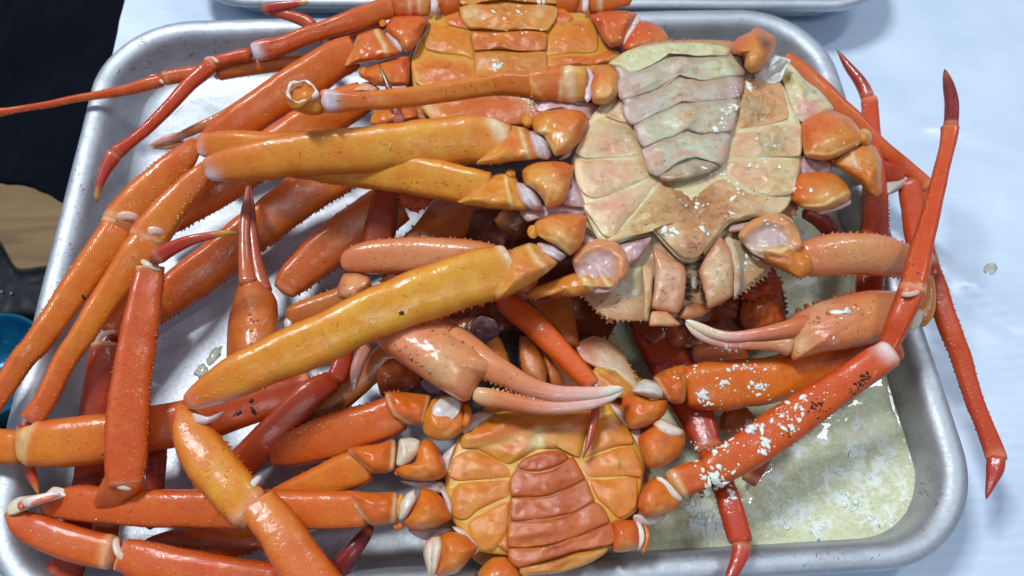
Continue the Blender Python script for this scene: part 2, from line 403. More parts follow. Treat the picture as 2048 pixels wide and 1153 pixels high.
def pillow(name, outline, z, parent, h=0.8, col=OR, edge=None, mat=None, ep=4.0, prof=2.0, bottom=None, bumps=(), lines=(),
           patches=(), spines=None, rings=16, nb=None, wob=0.03, seed=0, skirt=0.25, spots=(), c0=None, kw=1.0, grow=0.0):
    """closed puffy body from an outline (photograph pixels) at a height plane; top dome h, bottom dome `bottom` (cm)"""
    mat = mat or M_SHELL; zf = planefit(z)
    per = sum(math.dist(outline[i], outline[i - 1]) for i in range(len(outline)))
    nb = nb or int(max(28, min(150, per / 4.5)))
    O = smooth_outline(outline, nb); O = O.mean(axis=0) + (O - O.mean(axis=0)) * (1.0 + grow); c = np.array(c0) if c0 is not None else O.mean(axis=0)
    bottom = h if bottom is None else bottom
    if 'hip' in name or name == 'inner_leg': wob = max(wob, .12)
    if name in ('hip', 'leg_stub') and mat is M_SHELL:
        xs = [q[0] for q in outline]; ys = [q[1] for q in outline]; dx = 1 if (parent.name.startswith(('leg', 'claw')) and sum(xs) / len(xs) < 1200 and sum(ys) / len(ys) > 0) else -1
        bx = max(xs) if sum(xs) / len(xs) < 1220 and not (1200 < sum(xs) / len(xs)) else min(xs)
        patches = tuple(patches) + ((bx, min(ys) + .3 * (max(ys) - min(ys)), .42 * (max(xs) - min(xs)), (206, 84, 36), .75), (sum(xs) / len(xs), max(ys), .32 * (max(ys) - min(ys)), (218, 160, 92), .6))
    vv = vivid if (mat is M_SHELL or (mat is M_BELLY and col[2] < col[0] * .42)) else (lambda c: c)
    cc, ecx = vv(lin(col)), vv(lin(edge or col))
    pl = [(x, y, r, lin(k), a) for (x, y, r, k, a) in patches]
    ss = [1 - (1 - i / rings) ** 1.55 for i in range(rings + 1)]
    verts, faces, vc = [], [], []
    def zz(x, y, s):
        v = h * max(0.0, 1 - s ** prof) ** (0.5 if prof >= 2 else 0.8)
        for (bx, by, rx, ry, ang, amp) in bumps:
            a = math.radians(ang); dx, dy = x - bx, y - by
            u = dx * math.cos(a) + dy * math.sin(a); q = -dx * math.sin(a) + dy * math.cos(a)
            v += amp * math.exp(-(u / rx) ** 2 - (q / ry) ** 2)
        for (ln, wd, amp, *_) in lines:
            v += amp * math.exp(-(segd(x, y, ln) / wd) ** 2)
        return v
    def segd(x, y, ln):
        best = 1e9
        for i in range(len(ln) - 1):
            ax, ay = ln[i]; bx, by = ln[i + 1]; dx, dy = bx - ax, by - ay
            t = min(1, max(0, ((x - ax) * dx + (y - ay) * dy) / (dx * dx + dy * dy + 1e-9)))
            best = min(best, math.hypot(x - ax - t * dx, y - ay - t * dy))
        return best
    def color(x, y, s):
        k = mixc(cc, ecx, min(1, s ** ep))
        for (bx, by, r, pc, a) in pl:
            g = math.exp(-((x - bx) ** 2 + (y - by) ** 2) / r ** 2); k = mixc(k, pc, a * g)
        for ln_ in lines:
            if len(ln_) > 3: k = mixc(k, lin(ln_[3]), math.exp(-(segd(x, y, ln_[0]) / ln_[1]) ** 2) * 0.9)
        return k
    def add(x, y, s, sign):
        z0 = zf(x, y)
        if sign > 0: z1 = z0 + zz(x, y, s) * kw
        else: z1 = z0 - skirt * (s ** 8 if s < 1 else 1) * 0 - bottom * max(0.0, 1 - s ** 2) ** 0.5
        p = W(x, y, z1)
        n = noise.noise(p * 1.1 + Vector((seed, seed, 0))) * wob * 1.6 + noise.noise(p * 3.3) * wob * 0.6
        p.z += n * (1 - s ** 6); verts.append(p); vc.append(color(x, y, s))
    add(c[0], c[1], 0, 1)
    for i in range(1, rings + 1):
        for q in O:
            x, y = c + (q - c) * ss[i]; add(x, y, ss[i], 1)
    for i in range(rings):
        for j in range(nb):
            j2 = (j + 1) % nb
            if i == 0: faces.append((0, 1 + j2, 1 + j))
            else:
                a = 1 + (i - 1) * nb; b = 1 + i * nb
                faces.append((a + j, a + j2, b + j2, b + j))
    base = 1 + (rings - 1) * nb
    k = 6; prev = base
    for i in range(k - 1, 0, -1):
        s = math.sin(math.pi / 2 * i / k); b0 = len(verts)
        for q in O:
            x, y = c + (q - c) * s; add(x, y, s, -1)
        for j in range(nb):
            j2 = (j + 1) % nb; faces.append((prev + j, prev + j2, b0 + j2, b0 + j))
        prev = b0
    add(c[0], c[1], 0, -1)
    for j in range(nb): faces.append((prev + j, prev + (j + 1) % nb, len(verts) - 1))
    px = S(W(c[0], c[1], zf(*c)))
    if spines:
        a0, a1, step, hh = spines      # along outline fraction a0..a1
        tot = per * (a1 - a0); n = int(tot / step)
        for i in range(n):
            f = (a0 + (a1 - a0) * (i + 0.5) / n) % 1.0; j = int(f * nb) % nb
            q = O[j]; q0, q1 = O[j - 1], O[(j + 1) % nb]
            p = W(q[0], q[1], zf(*q)); out = W(*(c + (q - c) * 1.1), zf(*q)) - p
            tdir = W(*q1, zf(*q)) - W(*q0, zf(*q)); nrm = tdir.cross(Vector((0, 0, 1))).normalized()
            if nrm.dot(out) < 0: nrm = -nrm
            H = hh * px * rnd.uniform(0.6, 1.2)
            cone(verts, faces, vc, p, nrm + Vector((0, 0, .1)), H * 0.55, H, ecx, mixc(ecx, (0.35, 0.1, 0.03), 0.4))
    for (x, y, r, *sc_) in spots:       # raised round tubercles on the top
        sr = np.hypot(*(np.array((x, y)) - c)); 
        v = np.array((x, y)) - c; ang = math.atan2(v[1], v[0])
        j = min(range(nb), key=lambda j: abs((math.atan2(*(O[j] - c)[::-1]) - ang + math.pi) % (2 * math.pi) - math.pi))
        s = min(0.98, sr / max(1e-6, np.hypot(*(O[j] - c)))); p = W(x, y, zf(x, y) + zz(x, y, s))
        k = color(x, y, s); dk = lin(sc_[0]) if sc_ else mixc(k, (0.35, 0.1, 0.03), 0.55)
        r *= 1.25; cone(verts, faces, vc, p, Vector((-.1, -.2, 1)), r * px, r * px * 0.8, mixc(k, (0.25, 0.06, 0.02), .75), mixc(k, dk, 0.6), 8)
    return link(name, verts, faces, mat, parent, vc)

def blob(name, x, y, z, rx, ry, parent, ang=0, col=PALE, mat=None, h=0.5, edge=None, seed=0):
    a = math.radians(ang)
    pts = [(x + rx * math.cos(t) * math.cos(a) - ry * math.sin(t) * math.sin(a), y + rx * math.cos(t) * math.sin(a) + ry * math.sin(t) * math.cos(a)) for t in [2 * math.pi * k / 12 for k in range(12)]]
    s = S(W(x, y, z))
    if 'skin' in name: z -= 0.22
    if name == 'knee_skin': z -= 0.18; h *= .7; rx *= .85; ry *= .85; col = tuple(int(c * .94) for c in col)
    if 'knob' in name: z -= 0.15
    return pillow(name, pts, z, parent, h=min(rx, ry) * s * h * 2, col=col, edge=edge, mat=mat or M_MEMB, rings=8, nb=26, wob=0.05, seed=seed)


# ================================================================== SETTING
def rrect(hx, hy, r, n=14):
    out = []
    for cx, cy, a0 in ((hx - r, hy - r, 0), (-hx + r, hy - r, 90), (-hx + r, -hy + r, 180), (hx - r, -hy + r, 270)):
        for k in range(n + 1):
            a = math.radians(a0 + 90 * k / n); out.append((cx + r * math.cos(a), cy + r * math.sin(a)))
    # refine the straight runs
    res = []
    for i in range(len(out)):
        a, b = out[i], out[(i + 1) % len(out)]; d = math.dist(a, b); m = max(1, int(d / 1.2))
        for k in range(m): res.append((a[0] + (b[0] - a[0]) * k / m, a[1] + (b[1] - a[1]) * k / m))
    return res
def tray(name, label, hx, hy, R, loc, rot, H=3.05):
    prof = [(3.2, 0.10), (2.3, 0.12), (1.9, 0.5), (1.45, 1.4), (1.15, H - .75), (0.75, H - .62), (0.35, H - .68), (0.10, H - .55), (0.0, H - .32), (0.07, H - .13), (0.24, H - .02), (0.45, H), (0.68, H - .03),
            (0.9, H - .12), (1.08, H - .32), (1.2, H - .62), (1.34, 1.75), (1.48, 1.2), (1.68, 0.82), (1.98, 0.55), (2.5, 0.38), (3.4, 0.32)]
    t = thing(name, loc, label, 'tray'); t.rotation_euler.z = rot
    def ring(d, z):
        pts = rrect(hx, hy, R)
        base = rrect(hx, hy, R); out = []
        for (x, y) in base:
            cx = max(-hx + R, min(hx - R, x)); cy = max(-hy + R, min(hy - R, y))
            dx, dy = x - cx, y - cy; l = math.hypot(dx, dy)
            q = (l - d) / l if d < l else 0.02
            out.append((cx + dx * q, cy + dy * q, z + 0.015 * math.sin(x * 0.8 + y * 1.1)))
        return out
    def mesh(nm, pr, cap=None):
        v, f = [], []
        n = len(rrect(hx, hy, R))
        for d, z in pr: v += ring(d, z)
        for i in range(len(pr) - 1):
            for j in range(n): f.append((i * n + j, i * n + (j + 1) % n, (i + 1) * n + (j + 1) % n, (i + 1) * n + j))
        if cap: f.append(tuple(range((len(pr) - 1) * n, len(pr) * n)))
        me = bpy.data.meshes.new(nm); me.from_pydata(v, [], f); me.materials.append(M_METAL)
        me.polygons.foreach_set('use_smooth', [len(p.vertices) < 5 for p in me.polygons]); me.update()
        o = bpy.data.objects.new(nm, me); C.objects.link(o); o.parent = t; return o
    mesh('rolled_rim', prof[3:17]); mesh('pan_body', prof[16:], True); mesh('pan_underside', prof[:4][::-1], True)
    return t
tray('metal_tray', 'big brushed aluminium tray heaped with cooked crabs on the white table', 20.38, 15.62, 4.9, (0, 0.08, 0.02), 0)
tray('metal_tray', 'second aluminium tray behind, only its near rim showing along the top edge', 21.5, 15.5, 4.7, (4.8, 31.75, 0.02), math.radians(-2.2))

# broth: irregular sheet filling the lower right of the tray, meniscus up the wall
def broth():
    Z = 1.32
    out = [(4.0, -14.2), (9, -14.12), (13.5, -14.12)]
    for k in range(13):
        a = -math.pi / 2 + math.pi / 2 * k / 12; out.append((18.80 - 3.0 + 3.0 * math.cos(a), -14.12 + 3.0 + 3.0 * math.sin(a)))
    out += [(18.80, -6), (18.80, -1), (18.80, 4), (18.7, 9), (14, 10.5), (10, 6), (6, 2), (3.5, -3), (2.0, -7), (1.5, -11)]
    O = smooth_outline(out, 220); c = np.array((11.5, -3.5)); v, f = [], []
    S_ = list(np.linspace(0, 0.94, 70)[1:]) + [0.97, 0.985, 0.995, 1.0, 1.006]
    v.append((c[0], c[1], Z))
    for i, s in enumerate(S_):
        for q in O:
            p = c + (q - c) * s; z = Z + 0.012 * noise.noise(Vector((p[0] * 1.3, p[1] * 1.3, 3)))
            if s > 0.97: z += 0.02 * ((s - 0.97) / 0.036) ** 2 * (1 if q[0] > 4 and (q[1] < -13 or q[0] > 15) else -0.8)
            v.append((p[0], p[1], z))
    n = len(O)
    for j in range(n): f.append((0, 1 + j, 1 + (j + 1) % n))
    for i in range(len(S_) - 1):
        for j in range(n):
            a = 1 + i * n; b = a + n; j2 = (j + 1) % n; f.append((a + j, b + j, b + j2, a + j2))
    # closed underside lying on the tray floor
    b0 = len(v)
    for q in O:
        p = c + (q - c) * 0.93; v.append((p[0], p[1], 0.37))
    a = 1 + (len(S_) - 1) * n
    for j in range(n): f.append((a + j, b0 + j, b0 + (j + 1) % n, a + (j + 1) % n))
    f.append(tuple(range(b0, b0 + n))[::-1])
    o = link('crab_broth', v, f, M_BROTH, origin=(11.5, -3.5, 0.4))
    foam = [(1400, 1030, 30, 50), (1440, 1050, 30, 26), (1560, 1035, 22, 26), (1600, 1025, 26, 30), (1690, 1000, 50, 22), (1670, 950, 32, 14), (1710, 900, 20, 24), (1720, 850, 22, 16), (1770, 920, 22, 14), (1760, 1040, 34, 18), (1810, 990, 18, 26), (1650, 1055, 28, 14), (1740, 950, 36, 24), (1620, 560, 40, 24), (1600, 480, 30, 20), (1590, 900, 30, 20), (1540, 960, 30, 14), (1640, 880, 24, 14)]
    fw = [(W(x, y, Z), sx * .024, sy * .026) for x, y, sx, sy in foam]
    at = o.data.color_attributes.new('Foam', 'FLOAT_COLOR', 'POINT'); arr = np.zeros((len(v), 4), dtype=np.float32)
    for i, p in enumerate(v):
        m = sum(math.exp(-((p[0] - q.x) / a) ** 2 - ((p[1] - q.y) / b) ** 2) for q, a, b in fw); arr[i] = (min(1, m),) * 3 + (1,)
    at.data.foreach_set('color', arr.ravel())
    tag(o, 'cloudy yellow green broth pooled in the lower right of the tray', 'broth', kind='stuff')
broth()

# table with plastic film
def grid(name, x0, x1, y0, y1, nx, ny, zf, mat, parent=None, thick=None, xmap=None):
    v, f = [], []
    for j in range(ny + 1):
        for i in range(nx + 1):
            x = x0 + (x1 - x0) * i / nx; y = y0 + (y1 - y0) * j / ny
            if xmap: x, y = xmap(x, y)
            v.append((x, y, zf(x, y)))
    for j in range(ny):
        for i in range(nx):
            a = j * (nx + 1) + i; f.append((a, a + 1, a + nx + 2, a + nx + 1))
    if thick:
        b = len(v); v += [(p[0], p[1], p[2] - thick) for p in v[:b]]
        f += [tuple(q + b for q in reversed(k)) for k in f[:nx * ny]]
        ed = [i for i in range(nx + 1)] + [(j + 1) * (nx + 1) + nx for j in range(ny)] + [ny * (nx + 1) + i for i in range(nx - 1, -1, -1)] + [j * (nx + 1) for j in range(ny - 1, 0, -1)]
        for i in range(len(ed)):
            p, q = ed[i], ed[(i + 1) % len(ed)]; f.append((p, p + b, q + b, q))
    me = bpy.data.meshes.new(name); me.from_pydata(v, [], f); me.materials.append(mat)
    me.polygons.foreach_set('use_smooth', [True] * len(f)); me.update()
    o = bpy.data.objects.new(name, me); C.objects.link(o)
    if parent: o.parent = parent
    return o
def filmz(x, y):
    z = 0.12 * noise.noise(Vector((x * 0.12, y * 0.35, 0))) + 0.05 * noise.noise(Vector((x * 0.25 + y * .2, y * 0.7, 8))) + 0.03 * noise.noise(Vector((x * 0.4, y * 1.1, 4)))
    # a few long creases on the right of the tray
    for (ax, ay, bx, by, a, wd) in ((21.5, 3.0, 30, -6.5, 0.22, 0.3), (21, 11.5, 33, 6.5, 0.16, 0.35), (22, -1, 34, -12, 0.14, 0.25), (21, 8, 31, 9.5, 0.12, 0.3), (22.5, -8, 30, -13, 0.16, 0.35), (20, -15, 30, -16.5, 0.07, 0.5)):
        dx, dy = bx - ax, by - ay; t = min(1, max(0, ((x - ax) * dx + (y - ay) * dy) / (dx * dx + dy * dy)))
        z += a * math.exp(-(math.hypot(x - ax - t * dx, y - ay - t * dy) / wd) ** 2) * math.sin(math.pi * min(1, max(0, t * .9 + .05)))
    if -20 < x < 20 and -15.5 < y < 47: z = min(z, 0.0)
    return z - 0.06
TX = -21.5
tt = thing('work_table', (0, 0, 0), 'white work table covered with pale blue plastic film under the trays', 'table')
grid('table_film', TX, 62, -40, 78, 220, 240, filmz, M_FILM, tt)
grid('table_top', TX + 0.15, 62, -40, 78, 2, 2, lambda x, y: -0.2, simple('white_board', (205, 212, 220), 0.5), tt, thick=2.5)
# things below the table edge on the left
fl = simple('wood', (186, 154, 108), 0.5, var=0.04)
def woodm():
    q = NT('pale_wood'); v = q.coord((0.02, 0.25, 1)); n = q.noise(v, 1.2, 5, 0.6, 1.5)
    q.l(q.ramp(n, [(0.3, lin((128, 100, 68))), (0.5, lin((164, 132, 90))), (0.7, lin((178, 148, 104)))]), q.b.inputs['Base Color']); q.set(Roughness=0.45); return q.m
fo = grid('floor', -260, 200, -200, 260, 2, 2, lambda x, y: -75.0, woodm()); tag(fo, kind='structure')
M_CLOTH = simple('black_cloth', (8, 12, 22), 1.0, bscale=3.0, bstr=0.25, var=0.2); M_CLOTH.node_tree.nodes['Principled BSDF'].inputs['Specular IOR Level'].default_value = 0.1
def clothmap(u, v):   # u along x -> keep, hem follows the photographed line
    return u, v
def apron():
    # draped black cloth hanging in front of a standing person, left of the table
    nx, ny = 70, 70; v, f = [], []
    corners = [(-160, -140, -28), (300, -140, -10), (190, 340, -12), (135, 398, -14), (62, 372, -18), (-160, 378, -24)]
    TL, TR, BR, BM, BL2, BL = corners
    for j in range(ny + 1):
        t = j / ny
        for i in range(nx + 1):
            s = i / nx
            top = (TL[0] + (TR[0] - TL[0]) * s, TL[1], TL[2] + (TR[2] - TL[2]) * s)
            bx = np.interp(s, [0, .45, .62, .8, 1], [BL[0], BL2[0] - 60, BL2[0], BM[0], 260]); by = np.interp(s, [0, .45, .62, .8, 1], [378, 374, 374, 398, 430])
            bz = np.interp(s, [0, 1], [-26, -13])
            x = top[0] + (bx - top[0]) * t; y = top[1] + (by - top[1]) * t; z = top[2] + (bz - top[2]) * t
            p = W(x, y, z)
            a = (x * 0.75 + y * 0.66)
            fold = 0.9 * math.sin(a / 34 + 1.2 * noise.noise(Vector((x / 140, y / 140, 0)))) + 1.3 * noise.noise(Vector((x / 75, y / 95, 2))) + 0.4 * noise.noise(Vector((x / 26, y / 30, 5)))
            p.z += fold * 0.9; p.x += 0.3 * fold
            v.append(p)
    for j in range(ny):
        for i in range(nx):
            a = j * (nx + 1) + i; f.append((a, a + 1, a + nx + 2, a + nx + 1))
    b = len(v); v += [p - Vector((0, 0, 0.5)) for p in v[:b]]
    f += [tuple(q + b for q in reversed(k)) for k in f[:nx * ny]]
    e = [i for i in range(nx + 1)] + [(j + 1) * (nx + 1) + nx for j in range(ny)] + [ny * (nx + 1) + i for i in range(nx - 1, -1, -1)] + [j * (nx + 1) for j in range(ny - 1, 0, -1)]
    for i in range(len(e)):
        p, q = e[i], e[(i + 1) % len(e)]; f.append((p, p + b, q + b, q))
    o = link('black_apron', v, f, M_CLOTH, origin=W(60, 200, -24))
    tag(o, 'black cloth apron with soft folds hanging left of the table', 'apron')
apron()
M_BLACK = simple('black_plastic', (16, 18, 22), 0.35, bscale=5, bstr=0.1)
def slab(name, pts, z, h, mat, parent, **k):
    return pillow(name, pts, z, parent, h=h, col=(20, 22, 26), mat=mat, prof=6, bottom=h, **k)
st = thing('black_cart', W(60, 620, -34), 'black plastic cart frame low beside the table, between cloth and blue bowl', 'cart')
slab('top_bar', [(-70, 470), (-5, 476), (34, 536), (90, 532), (150, 530), (160, 640), (40, 640), (-80, 640)], -33, 1.2, M_BLACK, st)
slab('side_bar', [(-80, 620), (150, 600), (140, 900), (60, 1000), (-80, 1000)], -37, 1.0, M_BLACK, st)
slab('lower_bar', [(-80, 850), (120, 840), (60, 1100), (30, 1250), (-80, 1250)], -35, 1.0, M_BLACK, st)
for k, (x, y) in enumerate(((3, 583), (22, 586))):
    blob('chrome_screw', x, y, -31.6, 3.5, 3.2, st, mat=simple('chrome', (220, 225, 230), 0.15, 1.0), h=0.5)
M_BLUE = simple('blue_enamel', (26, 126, 160), 0.22, metallic=0.55, coat=0.8, bscale=1.5, bstr=0.1)
bw = thing('blue_bowl', W(-10, 725, -30), 'glossy teal blue bowl on the black cart at the left edge', 'bowl')
def bowl():
    c = W(-18, 735, -31); r = 112 * S(c); v, f = [], []; n = 72
    prof = [(1.0, 0.0), (1.02, 0.35), (1.0, 0.5), (0.97, 0.42), (0.93, -0.4), (0.85, -1.8), (0.66, -3.0), (0.4, -3.5), (0.02, -3.6)]
    prof = prof + [(0.02, -4.0), (0.6, -3.8), (0.92, -2.2), (1.0, 0.0)]
    for a, z in prof:
        for k in range(n): t = 2 * math.pi * k / n; v.append(c + Vector((a * r * math.cos(t), a * r * math.sin(t), z * 1.4)))
    for i in range(len(prof) - 1):
        for k in range(n): f.append((i * n + k, i * n + (k + 1) % n, (i + 1) * n + (k + 1) % n, (i + 1) * n + k))
    link('bowl_shell', v, f, M_BLUE, bw)
bowl()

# ================================================================== CRAB PARTS
def leg(parent, segs, label=None, name='leg'):
    """segs: list of (part name, maker). The first becomes the leg itself, the rest its children."""
    root = None
    for nm, fn in segs:
        o = fn(name if root is None else nm, parent if root is None else root)
        if root is None:
            root = o
            if label: o['label'] = label
    return root
def T(*a, **k): return lambda n, p: tube(n, a[0], p, **{**dict(cols=a[1] if len(a) > 1 else OR), **k})
def P(*a, **k): return lambda n, p: pillow(n, a[0], a[1], p, **k)
def B(*a, **k): return lambda n, p: blob(n, a[0], a[1], a[2], a[3], a[4], p, **k)
RIDGE = ((35, 0.10, 0.25), (145, 0.10, 0.25))
HIP = dict(h=0.75, prof=2.2, wob=0.06)
AO = (216, 138, 74); AO2 = (204, 104, 56)

# ------------------------------------------------------------------ CRAB A : pale belly, on top of the heap
A = thing('cooked_crab', W(1385, 330, 6.5), 'largest crab on top of the heap, pale greenish belly up, meat crumbs on it', 'crab', 'cooked crabs heaped in the tray')
zA = [(1180, 300, 7.35), (1590, 300, 7.35), (1385, 100, 7.6), (1385, 520, 7.0)]
zf_A = planefit(zA)
BG = (200, 188, 146); BP = (206, 168, 134); BO = (206, 150, 96); BL = (226, 214, 168)
pillow('back_shell', [(1180, 240), (1228, 125), (1300, 84), (1460, 82), (1560, 130), (1650, 200), (1630, 340), (1590, 430), (1545, 530), (1440, 610), (1330, 640), (1220, 640), (1165, 590), (1150, 470), (1140, 340)],
       [(x, y, z - 0.75) for x, y, z in zA], A, h=0.25, bottom=2.4, col=(196, 170, 132), edge=(190, 140, 90), mat=M_BELLY, spines=(0, 1, 16, 5), wob=0.08)
pillow('chest_plate', [(1236, 180), (1186, 228), (1158, 275), (1142, 330), (1152, 400), (1172, 432), (1196, 482), (1232, 490), (1265, 478), (1300, 462), (1330, 492), (1360, 522), (1385, 526), (1408, 515), (1432, 480), (1462, 446), (1500, 440), (1555, 432), (1590, 392), (1602, 330), (1606, 262), (1580, 190), (1545, 150), (1480, 140), (1350, 130)],
       [(x, y, z - 0.25) for x, y, z in zA], A, h=0.32, bottom=0.8, col=(212, 194, 144), edge=BL, mat=M_BELLY, ep=8, prof=6, wob=0.05)
def bp(pts, dz=0.0, h=0.15, col=BG, edge=BL, **k):
    k = {**dict(mat=M_BELLY, bottom=0.35, prof=3.5, ep=6, wob=0.07), **k}
    col = mixc(col, (212, 150, 92), .28); edge = mixc(edge, (216, 176, 118), .3)
    return pillow('belly_plate', pts, [(x, y, z + dz) for x, y, z in zA], A, h=h, col=col, edge=edge, **k)
bp([(1192, 240), (1216, 236), (1262, 256), (1284, 285), (1289, 313), (1232, 317), (1172, 318), (1150, 305), (1166, 272)], col=(198, 184, 138), patches=[(1225, 290, 30, (214, 160, 128), 0.7), (1250, 265, 22, (184, 172, 130), .8)], bumps=[(1215, 275, 30, 22, 0, .10)])
bp([(1150, 318), (1172, 320), (1289, 318), (1297, 343), (1306, 356), (1210, 394), (1180, 396), (1160, 380), (1148, 345)], col=(206, 184, 140), patches=[(1215, 345, 35, (216, 164, 128), 0.8)], bumps=[(1215, 352, 40, 20, 0, .08)])
bp([(1300, 360), (1318, 362), (1262, 432), (1226, 474), (1205, 470), (1184, 440), (1166, 412), (1200, 398), (1250, 380)], col=(208, 180, 140), patches=[(1235, 410, 35, (220, 160, 130), 0.7)], bumps=[(1230, 420, 22, 35, 40, .08)])
bp([(1322, 364), (1350, 378), (1400, 378), (1450, 355), (1500, 385), (1580, 402), (1556, 430), (1500, 436), (1458, 442), (1430, 476), (1405, 508), (1385, 520), (1362, 514), (1335, 488), (1305, 458), (1262, 472), (1232, 484), (1212, 480), (1240, 462), (1275, 425)],
   h=0.2, col=(194, 144, 90), edge=(206, 178, 128), ep=3, patches=[(1235, 476, 40, (212, 190, 140), .9), (1560, 420, 45, (208, 182, 132), .9), (1385, 396, 46, (150, 96, 48), .85), (1320, 430, 30, (176, 130, 70), .6), (1470, 412, 30, (182, 136, 84), .6), (1290, 440, 40, (196, 160, 96), .8), (1380, 500, 30, (180, 126, 86), .9), (1500, 410, 35, (208, 170, 120), .7)], bumps=[(1375, 480, 30, 30, 0, .15), (1480, 410, 60, 14, 10, .12), (1290, 430, 60, 16, -30, .12), (1385, 395, 25, 25, 0, -.12)], wob=0.12)
bp([(1480, 163), (1520, 155), (1558, 162), (1572, 200), (1576, 236), (1545, 248), (1500, 258), (1472, 262), (1466, 230), (1478, 200)], col=(198, 152, 96), patches=[(1505, 215, 30, (160, 140, 96), .8), (1540, 190, 25, (210, 160, 100), .7)], wob=0.12, edge=(208, 150, 104))
bp([(1462, 268), (1500, 262), (1550, 250), (1600, 248), (1604, 275), (1600, 312), (1540, 316), (1456, 316), (1460, 290)], col=(206, 174, 128), patches=[(1545, 285, 32, (178, 166, 118), .8), (1480, 298, 26, (216, 170, 128), .7)], wob=0.1)
bp([(1450, 324), (1540, 322), (1598, 320), (1596, 350), (1584, 388), (1545, 394), (1508, 384), (1470, 366), (1452, 350)], col=(210, 180, 136), patches=[(1560, 350, 30, (196, 190, 134), .7), (1490, 345, 30, (216, 168, 128), .7)], wob=0.1)
bp([(1212, 232), (1240, 198), (1258, 220), (1272, 252), (1250, 248)], dz=.02, col=(190, 166, 128), edge=(200, 180, 140))
# tail flap: seven puffy segments
TG = (186, 178, 148); TL_ = (186, 160, 146)
def seg(parent, pts, dz, col=TG, edge=TL_, h=0.32, nm='tail_segment', **k):
    h = min(h, .2) + .07
    k = {**dict(mat=M_BELLY, bottom=0.4, prof=4, ep=6, wob=0.10, grow=.025), **k}
    return pillow(nm, pts, [(x, y, z + dz) for x, y, z in zA], parent, h=h, col=col, edge=edge, **k)
seg(A, [(1226, 128), (1256, 104), (1340, 90), (1440, 94), (1484, 112), (1484, 156), (1474, 205), (1462, 270), (1448, 322), (1400, 345), (1340, 360), (1300, 342), (1270, 250), (1240, 200), (1238, 166)], .27, nm='flap_base', col=(176, 160, 132), h=.14, prof=8, grow=-.02)
flap = seg(A, [(1270, 252), (1310, 236), (1345, 214), (1368, 206), (1392, 210), (1446, 205), (1474, 200), (1470, 236), (1462, 264), (1410, 270), (1374, 262), (1345, 277), (1288, 294)], .34, nm='tail_flap', patches=[(1370, 235, 16, (206, 150, 90), .7), (1330, 250, 30, (196, 196, 156), .6)], bumps=[(1372, 240, 18, 30, 0, .14)])
seg(flap, [(1220, 126), (1256, 102), (1290, 92), (1340, 86), (1395, 86), (1440, 92), (1461, 101), (1454, 112), (1400, 112), (1370, 106), (1344, 104), (1318, 122), (1270, 146), (1250, 148), (1240, 136)], .30, col=(206, 200, 152), edge=(208, 190, 130), h=.2, bumps=[(1358, 100, 18, 12, 0, .16)], spots=[(1256 + i * 11, 112 - i * 1.6 + (i % 2) * 3, 1.6, (206, 160, 80)) for i in range(14)])
seg(flap, [(1247, 150), (1290, 146), (1322, 128), (1346, 110), (1370, 112), (1400, 124), (1440, 116), (1481, 112), (1487, 150), (1440, 160), (1404, 162), (1384, 148), (1360, 148), (1330, 174), (1290, 190), (1249, 202), (1238, 190), (1236, 166)], .30, h=.2, patches=[(1262, 170, 28, (196, 160, 146), .8), (1440, 135, 30, (200, 204, 160), .7)], bumps=[(1362, 130, 18, 16, 0, .22), (1300, 165, 40, 9, -28, .10), (1440, 132, 36, 8, -8, .10)], lines=[([(1310, 182), (1340, 162), (1362, 152)], 3, -.05, (200, 150, 140)), ([(1340, 140), (1362, 122), (1384, 136)], 4, -.05, (206, 176, 150))])
seg(flap, [(1247, 212), (1262, 203), (1300, 190), (1334, 178), (1362, 155), (1384, 154), (1402, 168), (1440, 164), (1484, 156), (1478, 194), (1447, 203), (1392, 208), (1366, 204), (1330, 224), (1300, 236), (1268, 250), (1252, 236)], .28, h=.2, col=(184, 166, 146), edge=(186, 150, 138), patches=[(1360, 185, 40, (196, 194, 152), .7)], bumps=[(1370, 185, 22, 14, 0, .18), (1300, 212, 36, 10, -24, .10), (1440, 182, 34, 9, -5, .10)], lines=[([(1345, 200), (1370, 188), (1396, 200)], 4, -.05, (204, 156, 130))])
seg(flap, [(1287, 298), (1340, 280), (1374, 268), (1410, 274), (1458, 270), (1457, 290), (1450, 324), (1438, 332), (1428, 318), (1405, 315), (1375, 318), (1345, 334), (1319, 353), (1298, 344), (1290, 320)], .30, patches=[(1305, 320, 20, (206, 150, 126), .8), (1447, 305, 12, (212, 150, 124), .8), (1380, 292, 24, (192, 196, 152), .6)], bumps=[(1368, 315, 22, 12, 0, .14), (1320, 318, 24, 10, -20, .08)], lines=[([(1345, 312), (1368, 304), (1400, 306)], 4, -.05, (204, 150, 130))])
seg(flap, [(1322, 350), (1345, 336), (1372, 322), (1402, 319), (1424, 322), (1434, 334), (1410, 348), (1370, 360), (1340, 364), (1326, 360)], .29, col=(180, 164, 130), edge=(158, 132, 104), h=.3, grow=.08, patches=[(1400, 340, 16, (120, 100, 80), .6)])
